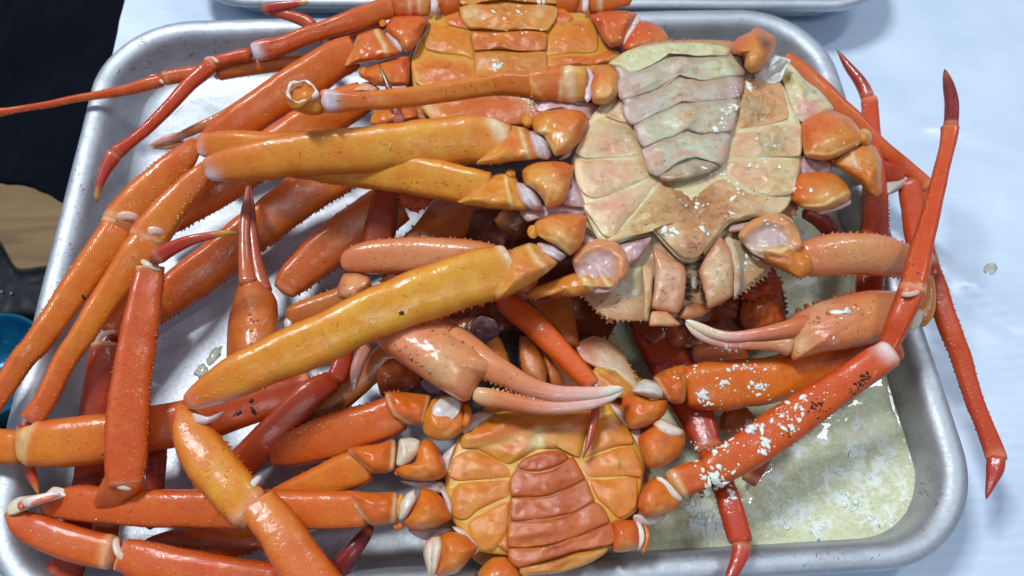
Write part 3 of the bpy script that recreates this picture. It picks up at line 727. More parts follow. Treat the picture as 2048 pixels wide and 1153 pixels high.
# mouth
mp = dict(mat=M_BELLY, bottom=.5, prof=3, ep=4, wob=.06)
zm = [(1340, 560, 6.9), (1430, 560, 6.9), (1385, 640, 6.6)]
MO = (210, 160, 118)
jw = pillow('jaw_leg', [(1306, 498), (1325, 502), (1345, 518), (1366, 530), (1374, 548), (1374, 585), (1366, 610), (1355, 628), (1330, 624), (1303, 616), (1307, 580), (1309, 546)], zm, A, h=.35, col=MO, edge=(196, 120, 76), patches=[(1325, 560, 24, (214, 172, 140), .8)], **mp)
pillow('jaw_tip', [(1303, 624), (1332, 623), (1348, 636), (1361, 650), (1345, 654), (1320, 653), (1298, 652)], zm, jw, h=.25, col=(206, 150, 100), **mp)
pillow('jaw_side', [(1285, 533), (1300, 534), (1306, 546), (1304, 598), (1296, 642), (1288, 640), (1286, 600)], zm, jw, h=.25, col=(204, 160, 110), edge=(200, 170, 120), **mp)
jw2 = pillow('jaw_leg', [(1439, 475), (1450, 483), (1464, 504), (1468, 550), (1465, 592), (1440, 608), (1415, 618), (1404, 580), (1397, 543), (1412, 512)], zm, A, h=.35, col=(206, 164, 118), edge=(192, 116, 70), patches=[(1440, 540, 26, (208, 180, 134), .7)], **mp)
pillow('jaw_side', [(1450, 478), (1466, 478), (1484, 530), (1480, 580), (1468, 596), (1466, 540)], [(x, y, z - .1) for x, y, z in zm], jw2, h=.22, col=(200, 172, 136), **mp)
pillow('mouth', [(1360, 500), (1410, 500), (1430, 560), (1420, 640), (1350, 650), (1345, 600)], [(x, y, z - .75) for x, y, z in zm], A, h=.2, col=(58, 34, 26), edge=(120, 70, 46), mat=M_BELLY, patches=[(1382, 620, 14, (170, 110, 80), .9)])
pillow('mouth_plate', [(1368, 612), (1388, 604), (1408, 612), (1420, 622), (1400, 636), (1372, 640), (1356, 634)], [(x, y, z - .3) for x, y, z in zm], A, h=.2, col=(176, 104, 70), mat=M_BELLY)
blob('mouth_part', 1388, 566, 6.5, 8, 14, A, col=(196, 184, 166))
def bristles(parent, rows, name='bristles'):
    v, f, c = [], [], []
    for (x0, y0, x1, y1, dx, dy, z, n) in rows:
        for k in range(n):
            t = rnd.random(); p = W(x0 + (x1 - x0) * t + rnd.uniform(-2, 2), y0 + (y1 - y0) * t, z + rnd.uniform(-.15, .1)); q = W(x0 + (x1 - x0) * t + dx * rnd.uniform(.6, 1.2), y0 + (y1 - y0) * t + dy * rnd.uniform(-1, 1), z - .1)
            cone(v, f, c, p, q - p, .016, (q - p).length, (0, 0, 0), None, 3)
    o = link(name, v, f, M_HAIR, parent); o['kind'] = 'stuff'
bristles(A, [(1370, 528, 1372, 600, 14, 4, 7.0, 110), (1408, 505, 1402, 560, -13, 4, 7.0, 80), (1400, 545, 1413, 612, -12, 4, 7.0, 90)])
# shell margins beside the mouth
mg = dict(mat=M_BELLY, prof=6, ep=6, wob=.08)
pillow('shell_margin', [(1156, 583), (1180, 556), (1215, 540), (1254, 534), (1285, 535), (1286, 590), (1280, 629), (1249, 630), (1210, 620), (1180, 603)], [(1156, 583, 6.1), (1285, 535, 6.6), (1280, 629, 6.0)], A, h=.12, bottom=.4, col=(180, 166, 130), edge=(196, 170, 122), spines=(0.52, 1.0, 9, 10), patches=[(1200, 590, 20, (196, 190, 160), .5)], **mg)
pillow('shell_margin', [(1178, 604), (1215, 622), (1250, 632), (1262, 634), (1232, 636), (1218, 645), (1200, 628)], 5.7, A, h=.1, bottom=.3, col=(206, 140, 96), spines=(0, 1, 11, 7), **mg)
pillow('shell_margin', [(1466, 478), (1500, 492), (1541, 528), (1535, 548), (1512, 566), (1492, 580), (1468, 594), (1474, 540)], [(1466, 478, 6.6), (1541, 528, 5.9), (1470, 594, 6.2)], A, h=.12, bottom=.4, col=(176, 164, 130), edge=(188, 160, 120), spines=(0.25, 0.8, 8, 8), **mg)
# joint skins between hips and chest
for pts, z in (([(1170, 262), (1150, 290), (1140, 312), (1120, 318), (1150, 285)], 7.0), ([(1140, 335), (1158, 380), (1168, 410), (1130, 408), (1120, 390), (1140, 370)], 6.9),
               ([(1050, 418), (1150, 400), (1168, 428), (1100, 432), (1060, 442)], 6.6), ([(1170, 470), (1200, 484), (1215, 490), (1170, 494), (1168, 485)], 6.8),
               ([(1238, 492), (1285, 480), (1300, 478), (1282, 510), (1255, 530), (1245, 510)], 6.7), ([(1470, 450), (1550, 432), (1510, 445), (1485, 462), (1462, 462)], 6.7),
               ([(1075, 195), (1130, 190), (1190, 215), (1180, 238), (1120, 218), (1080, 224)], 6.7), ([(1600, 308), (1660, 330), (1650, 350), (1605, 350), (1598, 330)], 6.6)):
    pillow('joint_skin', pts, z + .22, A, h=.25, grow=.12, col=(196, 160, 156), edge=(186, 140, 136), mat=M_MEMB, wob=.12, lines=[([pts[0], pts[2]], 3, -.08)])
# torn flap where one leg is missing
tl = pillow('torn_shell_edge', [(1558, 140), (1580, 128), (1610, 160), (1640, 182), (1668, 218), (1640, 232), (1605, 246), (1585, 225), (1572, 180)], [(1558, 140, 7.5), (1668, 218, 6.9), (1600, 240, 7.2)], A, h=.25, bottom=.7, col=(206, 200, 152), edge=(214, 196, 158), mat=M_BELLY, patches=[(1618, 218, 24, (226, 150, 140), .9), (1572, 160, 14, (196, 156, 80), .9)], bumps=[(1575, 160, 10, 14, 0, -.5), (1610, 190, 18, 10, 40, .15)], wob=.15)
tl['label'] = 'torn pale flap of shell where a leg is missing'
pillow('torn_skin', [(1508, 152), (1528, 122), (1545, 110), (1582, 120), (1572, 135), (1562, 162), (1545, 168), (1520, 162)], [(1508, 152, 7.7), (1582, 120, 8.0), (1560, 165, 7.6)], A, h=.12, bottom=.1, col=(206, 206, 196), edge=(222, 222, 214), mat=M_MEMB, wob=.2, lines=[([(1520, 150), (1560, 118)], 4, .12), ([(1535, 160), (1575, 125)], 3, -.1)])

# --- A left legs
ISC = ((0.35, .05, .05, .06, CREAM), (0.55, .035, -.05, -.05, CREAM))
leg(A, [
    ('upper_leg', T([(1062, 170, 27, 7.5), (1000, 167, 24), (900, 183, 20.5, 8.3), (800, 197, 20), (715, 203, 19), (665, 203, 23), (640, 203, 20, 9.3)], [(0, (206, 112, 56)), (.3, (216, 126, 58)), (.85, (214, 112, 52)), (1, (206, 110, 80))], flat=.85, ridges=((60, .06, .3),), cap=(.3, .3), pat=((.965, 100, .045, 60, (224, 218, 222), .95),))),
    ('hip', P([(1186, 140), (1200, 130), (1225, 132), (1238, 150), (1240, 180), (1232, 198), (1212, 210), (1186, 207), (1178, 175)], 7.55, h=.85, col=(214, 140, 76), edge=(206, 122, 66), patches=[(1210, 180, 22, (222, 160, 96), .7)])),
    ('hip_skin', T([(1172, 136, 8, 8.1), (1180, 165, 11), (1174, 205, 7, 7.9)], (206, 190, 190), mat=M_MEMB, flat=1)),
    ('inner_leg', T([(1178, 170, 34, 7.5), (1140, 170, 36), (1100, 168, 34), (1050, 172, 27, 7.5)], [(0, (206, 120, 70)), (.3, (222, 180, 130)), (.5, (206, 108, 56)), (1, (216, 132, 70))], flat=.9, lips=((.3, .05, .05, .04, CREAM), (.42, .03, -.04, -.05, CREAM), (.9, .03, .03, .18, (222, 160, 100))), cap=(.2, .3))),
    ('cut_knee', T([(648, 212, 14, 9.1), (630, 210, 22, 9.0), (609, 199, 30, 9.2), (601, 190, 30, 9.5)], (214, 124, 50), edge=(206, 100, 40), flat=.9, cap=(.6, 0), lips=((.45, .03, .03, 0, None), (.65, .03, -.03, 0, None)))),
    ('cut_rim', lambda n, p: tube(n, [(603 + (28 + 1.6 * math.sin(3 * a + 1) + .8 * math.sin(9 * a)) * math.cos(a), 184 + (21 + 1.6 * math.sin(4 * a) + .8 * math.sin(8 * a)) * math.sin(a), 3.6 + 1.5 * math.sin(2 * a + .6) + 1.2 * math.sin(5 * a), 9.58 - .14 * math.sin(a) + .03 * math.sin(6 * a)) for a in [2 * math.pi * k / 36 for k in range(37)]], p, cols=[(0, (226, 210, 196)), (.4, (220, 186, 160)), (.7, (232, 220, 208)), (1, (226, 210, 196))], mat=M_BELLY, flat=.8, M=10, cap=(0, 0), wob=.25, dens=2)),
    ('cut_meat', B(604, 185, 9.12, 27, 20, col=(206, 122, 60), edge=(170, 84, 44), h=.12, mat=M_BELLY)),
], 'thin top leg ending in an open cut ring')
leg(A, [
    ('upper_leg', T([(1025, 288, 34, 7.4), (990, 284, 42), (940, 280, 50, 7.3), (880, 285, 50), (740, 299, 46, 7.1), (600, 309, 43), (500, 326, 40, 6.7), (450, 333, 32), (405, 340, 18, 6.4)], [(0, (216, 138, 66)), (.3, (222, 152, 72)), (.7, (220, 140, 58)), (1, (212, 108, 56))], edge=(204, 98, 42), flat=.66, ex=2.2, ridges=((70, .03, .5),), cap=(.2, .6), pat=((.965, 40, .028, 42, (222, 208, 208), .85),), pim=((90, 26, 2, .5, .95),), lips=((.02, .03, .05, .05, CREAM),))),
    ('hip', P([(1176, 240), (1163, 222), (1120, 218), (1080, 226), (1062, 244), (1068, 264), (1086, 274), (1102, 300), (1110, 313), (1136, 306), (1160, 284), (1170, 262)], 7.5, h=.9, col=(214, 150, 82), edge=(210, 116, 58), patches=[(1120, 240, 24, (216, 118, 58), .8), (1130, 280, 20, (214, 170, 100), .8)], lines=[([(1078, 262), (1100, 290), (1108, 310)], 5, .08, (216, 180, 110))], prof=2.2)),
    ('hip_skin', P([(1058, 262), (1078, 266), (1096, 284), (1104, 308), (1096, 320), (1072, 316), (1058, 290)], 7.45, h=.6, col=(208, 196, 200), edge=(200, 160, 150), mat=M_MEMB, lines=[([(1070, 268), (1086, 314)], 3, -.1)])),
    ('hip_knob', B(1055, 242, 7.9, 11, 12, col=(214, 136, 70), mat=M_SHELL, h=.6)),
    ('inner_leg', P([(1056, 258), (1040, 254), (1020, 252), (1005, 268), (990, 290), (968, 312), (952, 326), (965, 330), (1020, 324), (1070, 320), (1084, 312), (1075, 285)], 7.45, h=.75, col=(214, 138, 70), edge=(214, 150, 90), prof=2.2, lines=[([(1040, 258), (1058, 318)], 4, .07, (226, 200, 150)), ([(1018, 254), (985, 300), (954, 326)], 4, -.10, (210, 160, 96)), ([(1052, 262), (1072, 318)], 3, -.06, (200, 120, 80))], patches=[(1022, 285, 20, (212, 112, 58), .6)])),
    ('knee', T([(408, 343, 18, 6.2), (392, 362, 24), (370, 385, 27, 5.9), (335, 425, 32), (305, 462, 36, 5.5), (292, 482, 34, 5.4)], [(0, (208, 104, 62)), (.5, (216, 118, 50)), (1, (220, 124, 56))], edge=(200, 84, 36), flat=.72, cap=(.5, .1), spines=((180, 10, 3, .1, .9),), pim=((60, 9, 2.4, .2, .85), (80, 12, 2, .1, .9)), ridges=((55, .05, .3),))),
    ('ankle_skin', T([(266, 480, 5, 5.5), (285, 466, 9, 5.9), (310, 462, 11, 6.0), (335, 470, 5, 5.6)], (226, 190, 172), mat=M_MEMB, flat=.8)),
    ('lower_leg', T([(298, 476, 32, 5.35), (284, 500, 36, 5.3), (228, 574, 28, 5.0), (161, 676, 23, 4.8), (130, 722, 21.5), (91, 800, 20.5, 4.5), (66, 835, 21, 4.4), (58, 846, 18, 4.35)], [(0, (220, 116, 50)), (.5, (220, 122, 44)), (1, (204, 82, 34))], edge=(196, 76, 30), flat=.74, ridges=((40, .07, .2), (120, .05, .25)), spines=((0, 9, 2.4, .1, .95), (180, 12, 2, .1, .95)), pim=((60, 16, 2, .05, .98), (110, 18, 2, .05, .98)), cap=(.1, .5))),
    ('claw_tip', T([(52, 850, 13, 4.2), (50, 880, 13, 3.6), (58, 930, 11, 3.3), (68, 962, 8), (78, 992, 1.5, 3.0)], [(0, (170, 60, 36)), (.8, (190, 74, 40)), (1, (206, 150, 60))], mat=M_TIP)),
])
leg(A, [
    ('upper_leg', T([(985, 378, 32, 6.9), (930, 370, 37, 6.8), (800, 345, 42, 6.4), (650, 320, 46, 6.0), (520, 303, 40, 5.7), (440, 294, 32), (392, 288, 18, 5.5)], [(0, (218, 150, 70)), (.5, (214, 140, 60)), (1, (212, 112, 46))], edge=(204, 104, 48), flat=.66, cap=(.2, .6), spines=((0, 22, 2.5, .1, .9),), pim=((80, 30, 2, .2, .9),), pat=((.97, 30, .022, 42, (222, 208, 208), .8),))),
    ('hip', P([(1148, 335), (1128, 324), (1095, 322), (1062, 327), (1044, 342), (1048, 366), (1074, 386), (1088, 404), (1092, 418), (1118, 412), (1132, 402), (1142, 370)], 7.3, h=.85, col=(214, 152, 86), edge=(212, 120, 60), prof=2.2, patches=[(1120, 335, 18, (216, 120, 60), .8), (1100, 370, 22, (216, 176, 104), .7)], lines=[([(1056, 370), (1078, 390), (1090, 415)], 4, .08, (216, 176, 110))])),
    ('hip_skin', P([(1032, 366), (1050, 368), (1074, 388), (1086, 416), (1070, 422), (1046, 412), (1034, 390)], 7.15, h=.55, col=(210, 198, 200), edge=(200, 160, 150), mat=M_MEMB, lines=[([(1044, 372), (1064, 416)], 3, -.1)])),
    ('hip_knob', B(1021, 349, 7.3, 11, 11, col=(210, 136, 66), mat=M_SHELL, h=.6)),
    ('inner_leg', P([(1030, 352), (1005, 346), (985, 350), (968, 362), (945, 385), (914, 404), (930, 410), (985, 418), (1040, 422), (1058, 416), (1045, 385)], 7.0, h=.65, col=(214, 140, 70), edge=(212, 150, 86), prof=2.2, lines=[([(1010, 352), (1024, 416)], 3, .06, (226, 196, 140)), ([(985, 352), (945, 390), (916, 404)], 4, -.1, (206, 156, 90))])),
    ('knee', T([(385, 296, 18, 5.5), (362, 322, 27, 5.4), (325, 358, 33), (285, 398, 36, 5.1), (248, 438, 36, 4.9), (240, 452, 32)], [(0, (208, 96, 50)), (.5, (216, 112, 44)), (1, (218, 124, 54))], edge=(196, 80, 36), flat=.72, cap=(.4, .1), spines=((180, 9, 3, .1, .95),), pim=((60, 9, 2.4, .2, .85), (85, 12, 2, .1, .9)), ridges=((40, .06, .25),))),
    ('ankle_skin', T([(206, 454, 5, 4.9), (228, 438, 9, 5.4), (256, 432, 11, 5.5), (282, 440, 6, 5.2)], (224, 184, 166), mat=M_MEMB, flat=.8)),
    ('lower_leg', T([(242, 446, 33, 4.85), (222, 480, 33, 4.8), (160, 566, 30, 4.6), (113, 633, 27, 4.5), (72, 690, 25), (43, 722, 23, 4.35), (-8, 800, 21, 4.2), (-70, 890, 20, 4.1)], [(0, (220, 116, 50)), (.5, (216, 116, 42)), (1, (200, 80, 34))], edge=(196, 78, 30), flat=.74, ridges=((45, .07, .2), (115, .05, .25)), spines=((180, 9, 2.6, .05, .95), (0, 14, 2, .1, .95)), pim=((60, 16, 2, .05, .98), (110, 18, 2, .05, .98)), cap=(.1, .3))),
])
leg(A, [
    ('upper_leg', T([(1030, 532, 44, 7.2), (1000, 545, 52, 7.2), (950, 556, 55, 7.2), (833, 595, 54, 7.1), (743, 629, 51, 7.0), (639, 680, 50, 6.9), (562, 712, 48), (480, 750, 43, 6.7), (425, 778, 34, 6.6), (392, 796, 23), (366, 808, 9, 6.5)],
        [(0, (214, 142, 66)), (.15, (224, 160, 70)), (.5, (226, 156, 62)), (.85, (220, 134, 50)), (1, (210, 104, 46))], edge=(206, 104, 42), flat=.66, ex=2.2, ridges=((60, .05, .35), (120, .03, .3)), spines=((0, 16, 5, .04, .5), (0, 26, 2.5, .5, .95)), pim=((88, 15, 2.8, .3, .96), (70, 22, 2.4, .4, .96), (110, 26, 2.2, .4, .9)), cap=(.15, .8), dens=1.2,
        lips=((.012, .02, .05, .012, CREAM),), pat=((.93, 15, .07, 26, (220, 204, 200), .9),))),
    ('hip', P([(1173, 433), (1153, 428), (1104, 430), (1074, 442), (1066, 456), (1072, 470), (1092, 482), (1116, 496), (1140, 512), (1158, 498), (1168, 480), (1172, 458)], 7.35, h=.9, col=(216, 156, 92), edge=(212, 120, 60), prof=2.2, patches=[(1120, 440, 24, (218, 120, 60), .7), (1125, 475, 22, (218, 172, 110), .7)], lines=[([(1080, 472), (1110, 484), (1138, 508)], 4, .09, (220, 180, 110))])),
    ('hip_skin', P([(1074, 486), (1098, 486), (1118, 496), (1134, 512), (1120, 524), (1096, 516), (1078, 502)], 7.2, h=.55, col=(208, 196, 200), edge=(198, 160, 156), mat=M_MEMB, lines=[([(1080, 490), (1124, 516)], 3, -.08)])),
    ('hip_knob', B(1066, 464, 7.6, 12, 14, col=(216, 150, 84), mat=M_SHELL, h=.6)),
    ('inner_leg', P([(1060, 486), (1040, 492), (1022, 500), (1016, 530), (1000, 562), (988, 590), (996, 600), (1020, 590), (1060, 570), (1092, 548), (1116, 526), (1098, 508), (1080, 492)], 7.25, h=.8, col=(214, 134, 74), edge=(216, 160, 104), prof=2.2, lines=[([(1056, 490), (1075, 520), (1098, 545)], 5, .06, (224, 196, 144)), ([(1074, 500), (1108, 530)], 3, -.08, (200, 130, 90)), ([(1020, 504), (1012, 540), (992, 594)], 5, -.10, (206, 160, 100))], patches=[(1050, 545, 18, (212, 116, 66), .7)])),
    ('knee_skin', P([(385, 826), (410, 834), (440, 830), (450, 822), (435, 838), (410, 850), (390, 845)], 6.2, h=.3, col=(216, 200, 196), mat=M_MEMB)),
    ('knee', T([(368, 822, 16, 6.0), (376, 845, 30, 5.95), (392, 882, 40, 5.9), (424, 930, 47, 5.8), (462, 978, 46, 5.7), (492, 1012, 42, 5.6), (506, 1028, 34, 5.6)], [(0, (212, 120, 70)), (.3, (216, 118, 46)), (.7, (222, 146, 58)), (1, (220, 140, 62))], edge=(206, 96, 40), flat=.72, cap=(.6, .2), spines=((180, 14, 5, .15, .9), (0, 16, 3.5, .3, .9)), pim=((75, 9, 3, .1, .8), (95, 12, 3, .15, .8), (110, 16, 2.5, .2, .8)), dens=1.3)),
    ('ankle_skin', T([(524, 950, 5, 5.95), (505, 970, 9, 6.12), (490, 997, 10, 6.15), (494, 1030, 9, 6.05), (499, 1054, 6, 5.8)], (226, 212, 202), mat=M_MEMB, flat=.8)),
    ('lower_leg', T([(514, 1000, 36, 5.6), (528, 1022, 40, 5.6), (552, 1052, 42, 5.6), (585, 1105, 46, 5.5), (618, 1155, 50, 5.4), (690, 1260, 54, 5.3)], [(0, (218, 128, 62)), (.3, (214, 112, 56)), (1, (210, 96, 42))], edge=(202, 80, 34), flat=.72, ridges=((50, .05, .3),), spines=((180, 8, 3, .1, .98), (0, 8, 3, .1, .98)), pim=((60, 10, 2.4, .05, .98), (85, 14, 2.4, .05, .98), (120, 14, 2, .05, .98)), cap=(.2, .2), dens=1.2)),
], 'broad yellow leg bent over the tray front')
# left claw
CO = (212, 132, 82)
leg(A, [
    ('claw_palm', P([(742, 636), (800, 622), (860, 628), (905, 646), (945, 676), (978, 706), (1010, 730), (992, 752), (964, 760), (950, 782), (940, 800), (926, 804), (906, 794), (860, 766), (800, 726), (756, 690)], 5.6, h=1.15, bottom=1.0, col=(214, 140, 90), edge=(204, 106, 66), mat=M_TIP, prof=2.2, ep=4,
        patches=[(880, 740, 40, (214, 172, 122), .8), (840, 670, 36, (216, 128, 96), .7), (940, 720, 30, (214, 140, 80), .7)], spots=[(898, 658, 5), (916, 671, 4.5), (923, 685, 4), (944, 696, 4), (864, 662, 3), (888, 669, 2.5), (938, 706, 3), (955, 709, 2.6), (905, 690, 2.5), (930, 672, 2.5), (900, 676, 2.2), (790, 690, 3), (800, 700, 4, (214, 130, 80)), (822, 716, 4, (214, 130, 80)), (844, 730, 4, (214, 130, 80)), (860, 744, 3.5, (214, 130, 80)), (812, 694, 2.5), (835, 650, 2)], rings=22, wob=.05)),
    ('upper_leg', T([(1075, 565, 30, 5.7), (1010, 540, 40, 5.6), (950, 525, 43, 5.6), (850, 514, 40, 5.5), (770, 514, 36, 5.5), (720, 518, 30), (695, 522, 22), (680, 522, 10, 5.4)], [(0, (206, 124, 70)), (.6, (212, 140, 90)), (1, (208, 116, 70))], edge=(196, 104, 62), mat=M_TIP, flat=.7, ridges=((55, .05, .3), (130, .04, .3)), spines=((180, 14, 4, .1, .95), (0, 22, 3, .1, .9)), pim=((125, 10, 3, .2, .9), (60, 22, 2, .3, .9)), cap=(.2, .6))),
    ('elbow', P([(688, 548), (715, 545), (740, 556), (742, 574), (722, 592), (712, 606), (690, 602), (674, 592), (678, 566)], 5.1, h=.7, col=(212, 150, 98), edge=(200, 110, 66), mat=M_TIP, bumps=[(735, 565, 8, 8, 0, .2)], spots=[(690, 570, 2.4), (682, 585, 2.4), (700, 588, 2)])),
    ('forearm', T([(705, 570, 26, 4.9), (730, 610, 38, 4.9), (760, 650, 46, 5.2)], (200, 110, 66), flat=.8)),
    ('hip', P([(1143, 522), (1160, 494), (1192, 478), (1232, 484), (1254, 508), (1260, 540), (1246, 560), (1226, 582), (1192, 588), (1162, 568)], 6.95, h=.28, col=(198, 166, 158), edge=(196, 150, 140), mat=M_MEMB, wob=.12,
        lines=[([(1150, 520), (1166, 498), (1196, 489), (1228, 496), (1245, 518), (1243, 550)], 15, .34, (214, 136, 70)), ([(1190, 520), (1205, 575)], 3, -.08), ([(1172, 530), (1182, 575)], 3, -.06), ([(1216, 530), (1222, 565)], 3, -.06)])),
    ('inner_leg', P([(1240, 560), (1222, 548), (1190, 540), (1150, 545), (1110, 560), (1066, 578), (1052, 592), (1072, 600), (1100, 590), (1150, 594), (1200, 580), (1232, 574)], [(1240, 560, 6.9), (1060, 590, 6.2), (1150, 545, 6.5)], h=.65, col=(212, 134, 76), edge=(208, 120, 70), prof=2.2, lines=[([(1160, 550), (1190, 588)], 4, .08, (222, 208, 150)), ([(1200, 545), (1222, 575)], 4, .08, (224, 214, 170)), ([(1180, 546), (1205, 582)], 4, -.08, (206, 150, 100))], spines=(.45, .8, 8, 4))),
    ('upper_finger', T([(885, 690, 54, 5.45), (935, 712, 41, 5.65), (985, 736, 29, 5.9), (1040, 765, 21, 6.0), (1080, 780, 18), (1120, 788, 16.5, 6.0), (1170, 788, 14.5), (1205, 785, 12), (1232, 779, 8, 6.1), (1248, 776, 2.5, 6.1)], [(0, (214, 140, 90)), (.4, (212, 128, 78)), (.55, (216, 140, 104)), (.66, (224, 160, 140)), (.85, (228, 180, 164)), (.93, (226, 218, 190)), (1, (236, 236, 214))], flat=.85, mat=M_TIP, lips=((.35, .01, .04, 0, None),), spines=((10, 10, 5.5, .3, .9),))),
    ('moving_finger', T([(944, 785, 12, 5.7), (968, 793, 18, 5.7), (1010, 801, 17, 5.7), (1055, 811, 15), (1100, 816, 13, 5.8), (1150, 813, 12), (1190, 805, 11, 5.9), (1225, 793, 8), (1248, 781, 2.5, 6.0)], [(0, (218, 190, 140)), (.15, (214, 136, 86)), (.35, (210, 118, 74)), (.5, (220, 150, 124)), (.65, (226, 170, 152)), (.85, (230, 190, 174)), (.93, (228, 220, 196)), (1, (236, 236, 214))], flat=.85, mat=M_TIP, spines=((170, 9, 5.5, .12, .9),))),
], 'left claw with pink fingers and white tip lying over the heap', name='claw')
# right claw
leg(A, [
    ('claw_palm', P([(1842, 600), (1820, 588), (1795, 583), (1747, 580), (1710, 585), (1677, 593), (1640, 604), (1608, 618), (1585, 630), (1566, 648), (1560, 668), (1576, 684), (1580, 706), (1584, 722), (1604, 717), (1643, 707), (1700, 698), (1747, 688), (1800, 672), (1838, 645)], [(1842, 600, 4.9), (1570, 660, 5.5), (1747, 688, 5.0)], h=1.0, bottom=.9, col=(214, 138, 86), edge=(206, 104, 62), mat=M_TIP, prof=2.2,
        patches=[(1640, 620, 30, (216, 170, 124), .8), (1660, 660, 40, (214, 122, 84), .7), (1600, 690, 24, (214, 170, 116), .8), (1760, 610, 34, (212, 140, 80), .6)], spots=[(1657, 628, 4.5), (1637, 636, 4), (1690, 618, 3.2), (1702, 622, 3), (1620, 646, 2.6), (1628, 644, 2.6), (1637, 645, 2.6), (1601, 648, 2.4), (1674, 633, 3), (1748, 604, 3), (1712, 610, 2.6), (1725, 628, 2)], rings=22, wob=.05)),
    ('upper_leg', T([(1598, 520, 30, 6.4), (1625, 516, 39, 6.4), (1680, 508, 42, 6.4), (1747, 510, 41, 6.2), (1795, 520, 36, 5.8), (1825, 535, 28, 5.4), (1848, 552, 16, 5.1)], [(0, (210, 120, 70)), (.3, (214, 150, 96)), (.7, (214, 142, 92)), (.82, (222, 160, 130)), (1, (210, 130, 84))], edge=(206, 116, 70), mat=M_TIP, flat=.7, spines=((180, 12, 4, .1, .9), (0, 13, 4.5, .05, .9)), pim=((120, 16, 2.4, .2, .8), (70, 20, 2, .2, .9)), cap=(.2, .6))),
    ('inner_leg', P([(1500, 488), (1530, 492), (1560, 478), (1590, 484), (1612, 500), (1626, 520), (1624, 545), (1602, 558), (1575, 546), (1540, 530), (1516, 512)], 6.6, h=.75, col=(212, 126, 72), edge=(206, 120, 70), lines=[([(1520, 500), (1560, 505), (1590, 490)], 5, .08, (220, 196, 140)), ([(1540, 515), (1575, 520)], 4, -.07, (190, 120, 80))], spines=(.5, .75, 9, 4), prof=2.2)),
    ('hip', P([(1476, 474), (1490, 450), (1520, 431), (1556, 424), (1584, 438), (1600, 468), (1604, 494), (1580, 514), (1542, 522), (1505, 508)], 6.95, h=.28, col=(196, 172, 164), edge=(206, 170, 130), mat=M_MEMB, wob=.12,
        lines=[([(1486, 468), (1508, 447), (1545, 436), (1574, 449), (1590, 474), (1598, 488)], 15, .34, (212, 140, 74)), ([(1520, 500), (1548, 510), (1580, 500)], 6, .1, (210, 190, 136))])),
    ('wrist', T([(1842, 548, 20, 5.1), (1846, 580, 22, 4.9), (1842, 620, 24, 4.8), (1828, 645, 22, 4.8)], (210, 132, 76), flat=.8, edge=(206, 150, 96))),
    ('wrist_skin', B(1832, 640, 5.4, 12, 24, ang=25, col=(222, 206, 180), h=.5)),
    ('upper_finger', T([(1680, 640, 42, 5.2), (1640, 648, 32, 5.4), (1608, 653, 23, 5.75), (1577, 658, 17.5, 6.0), (1545, 664, 14.5), (1515, 669, 12.5, 6.1), (1466, 674, 10.5, 6.2), (1432, 669, 10.5), (1405, 658, 10), (1385, 648, 7.5), (1370, 640, 2.5, 6.3)], [(0, (212, 130, 78)), (.35, (208, 112, 62)), (.55, (214, 128, 90)), (.7, (224, 158, 140)), (.85, (228, 196, 160)), (1, (240, 238, 214))], flat=.85, mat=M_TIP)),
    ('moving_finger', T([(1584, 694, 22, 5.5), (1562, 690, 18), (1540, 690, 12, 5.7), (1495, 690, 9.5, 5.9), (1452, 688, 9.5), (1415, 677, 9.5, 6.0), (1390, 664, 8), (1370, 645, 2.5, 6.2)], [(0, (214, 172, 118)), (.2, (212, 140, 90)), (.5, (214, 132, 98)), (.7, (224, 162, 146)), (.88, (228, 200, 170)), (1, (240, 238, 214))], flat=.85, mat=M_TIP, spines=((180, 9, 2.6, .3, .9),))),
    ('claw_spike', lambda n, p: tube(n, [(1600, 628, 7, 5.5), (1594, 616, 5, 5.5)], p, cols=(140, 60, 36), cap=(0, .9), flat=1, M=10)),
] + [('claw_spike', (lambda x, y: (lambda n, p: tube(n, [(x + 4, y + 11, 6, 5.3), (x, y, 4.6, 5.4)], p, cols=(150, 66, 40), cap=(0, .9), flat=1, M=10)))(x, y)) for x, y in ((1611, 607), (1628, 601), (1640, 600), (1668, 591), (1690, 585), (1703, 582))],
    'right claw with knobbly palm pointing left over the broth', name='claw')
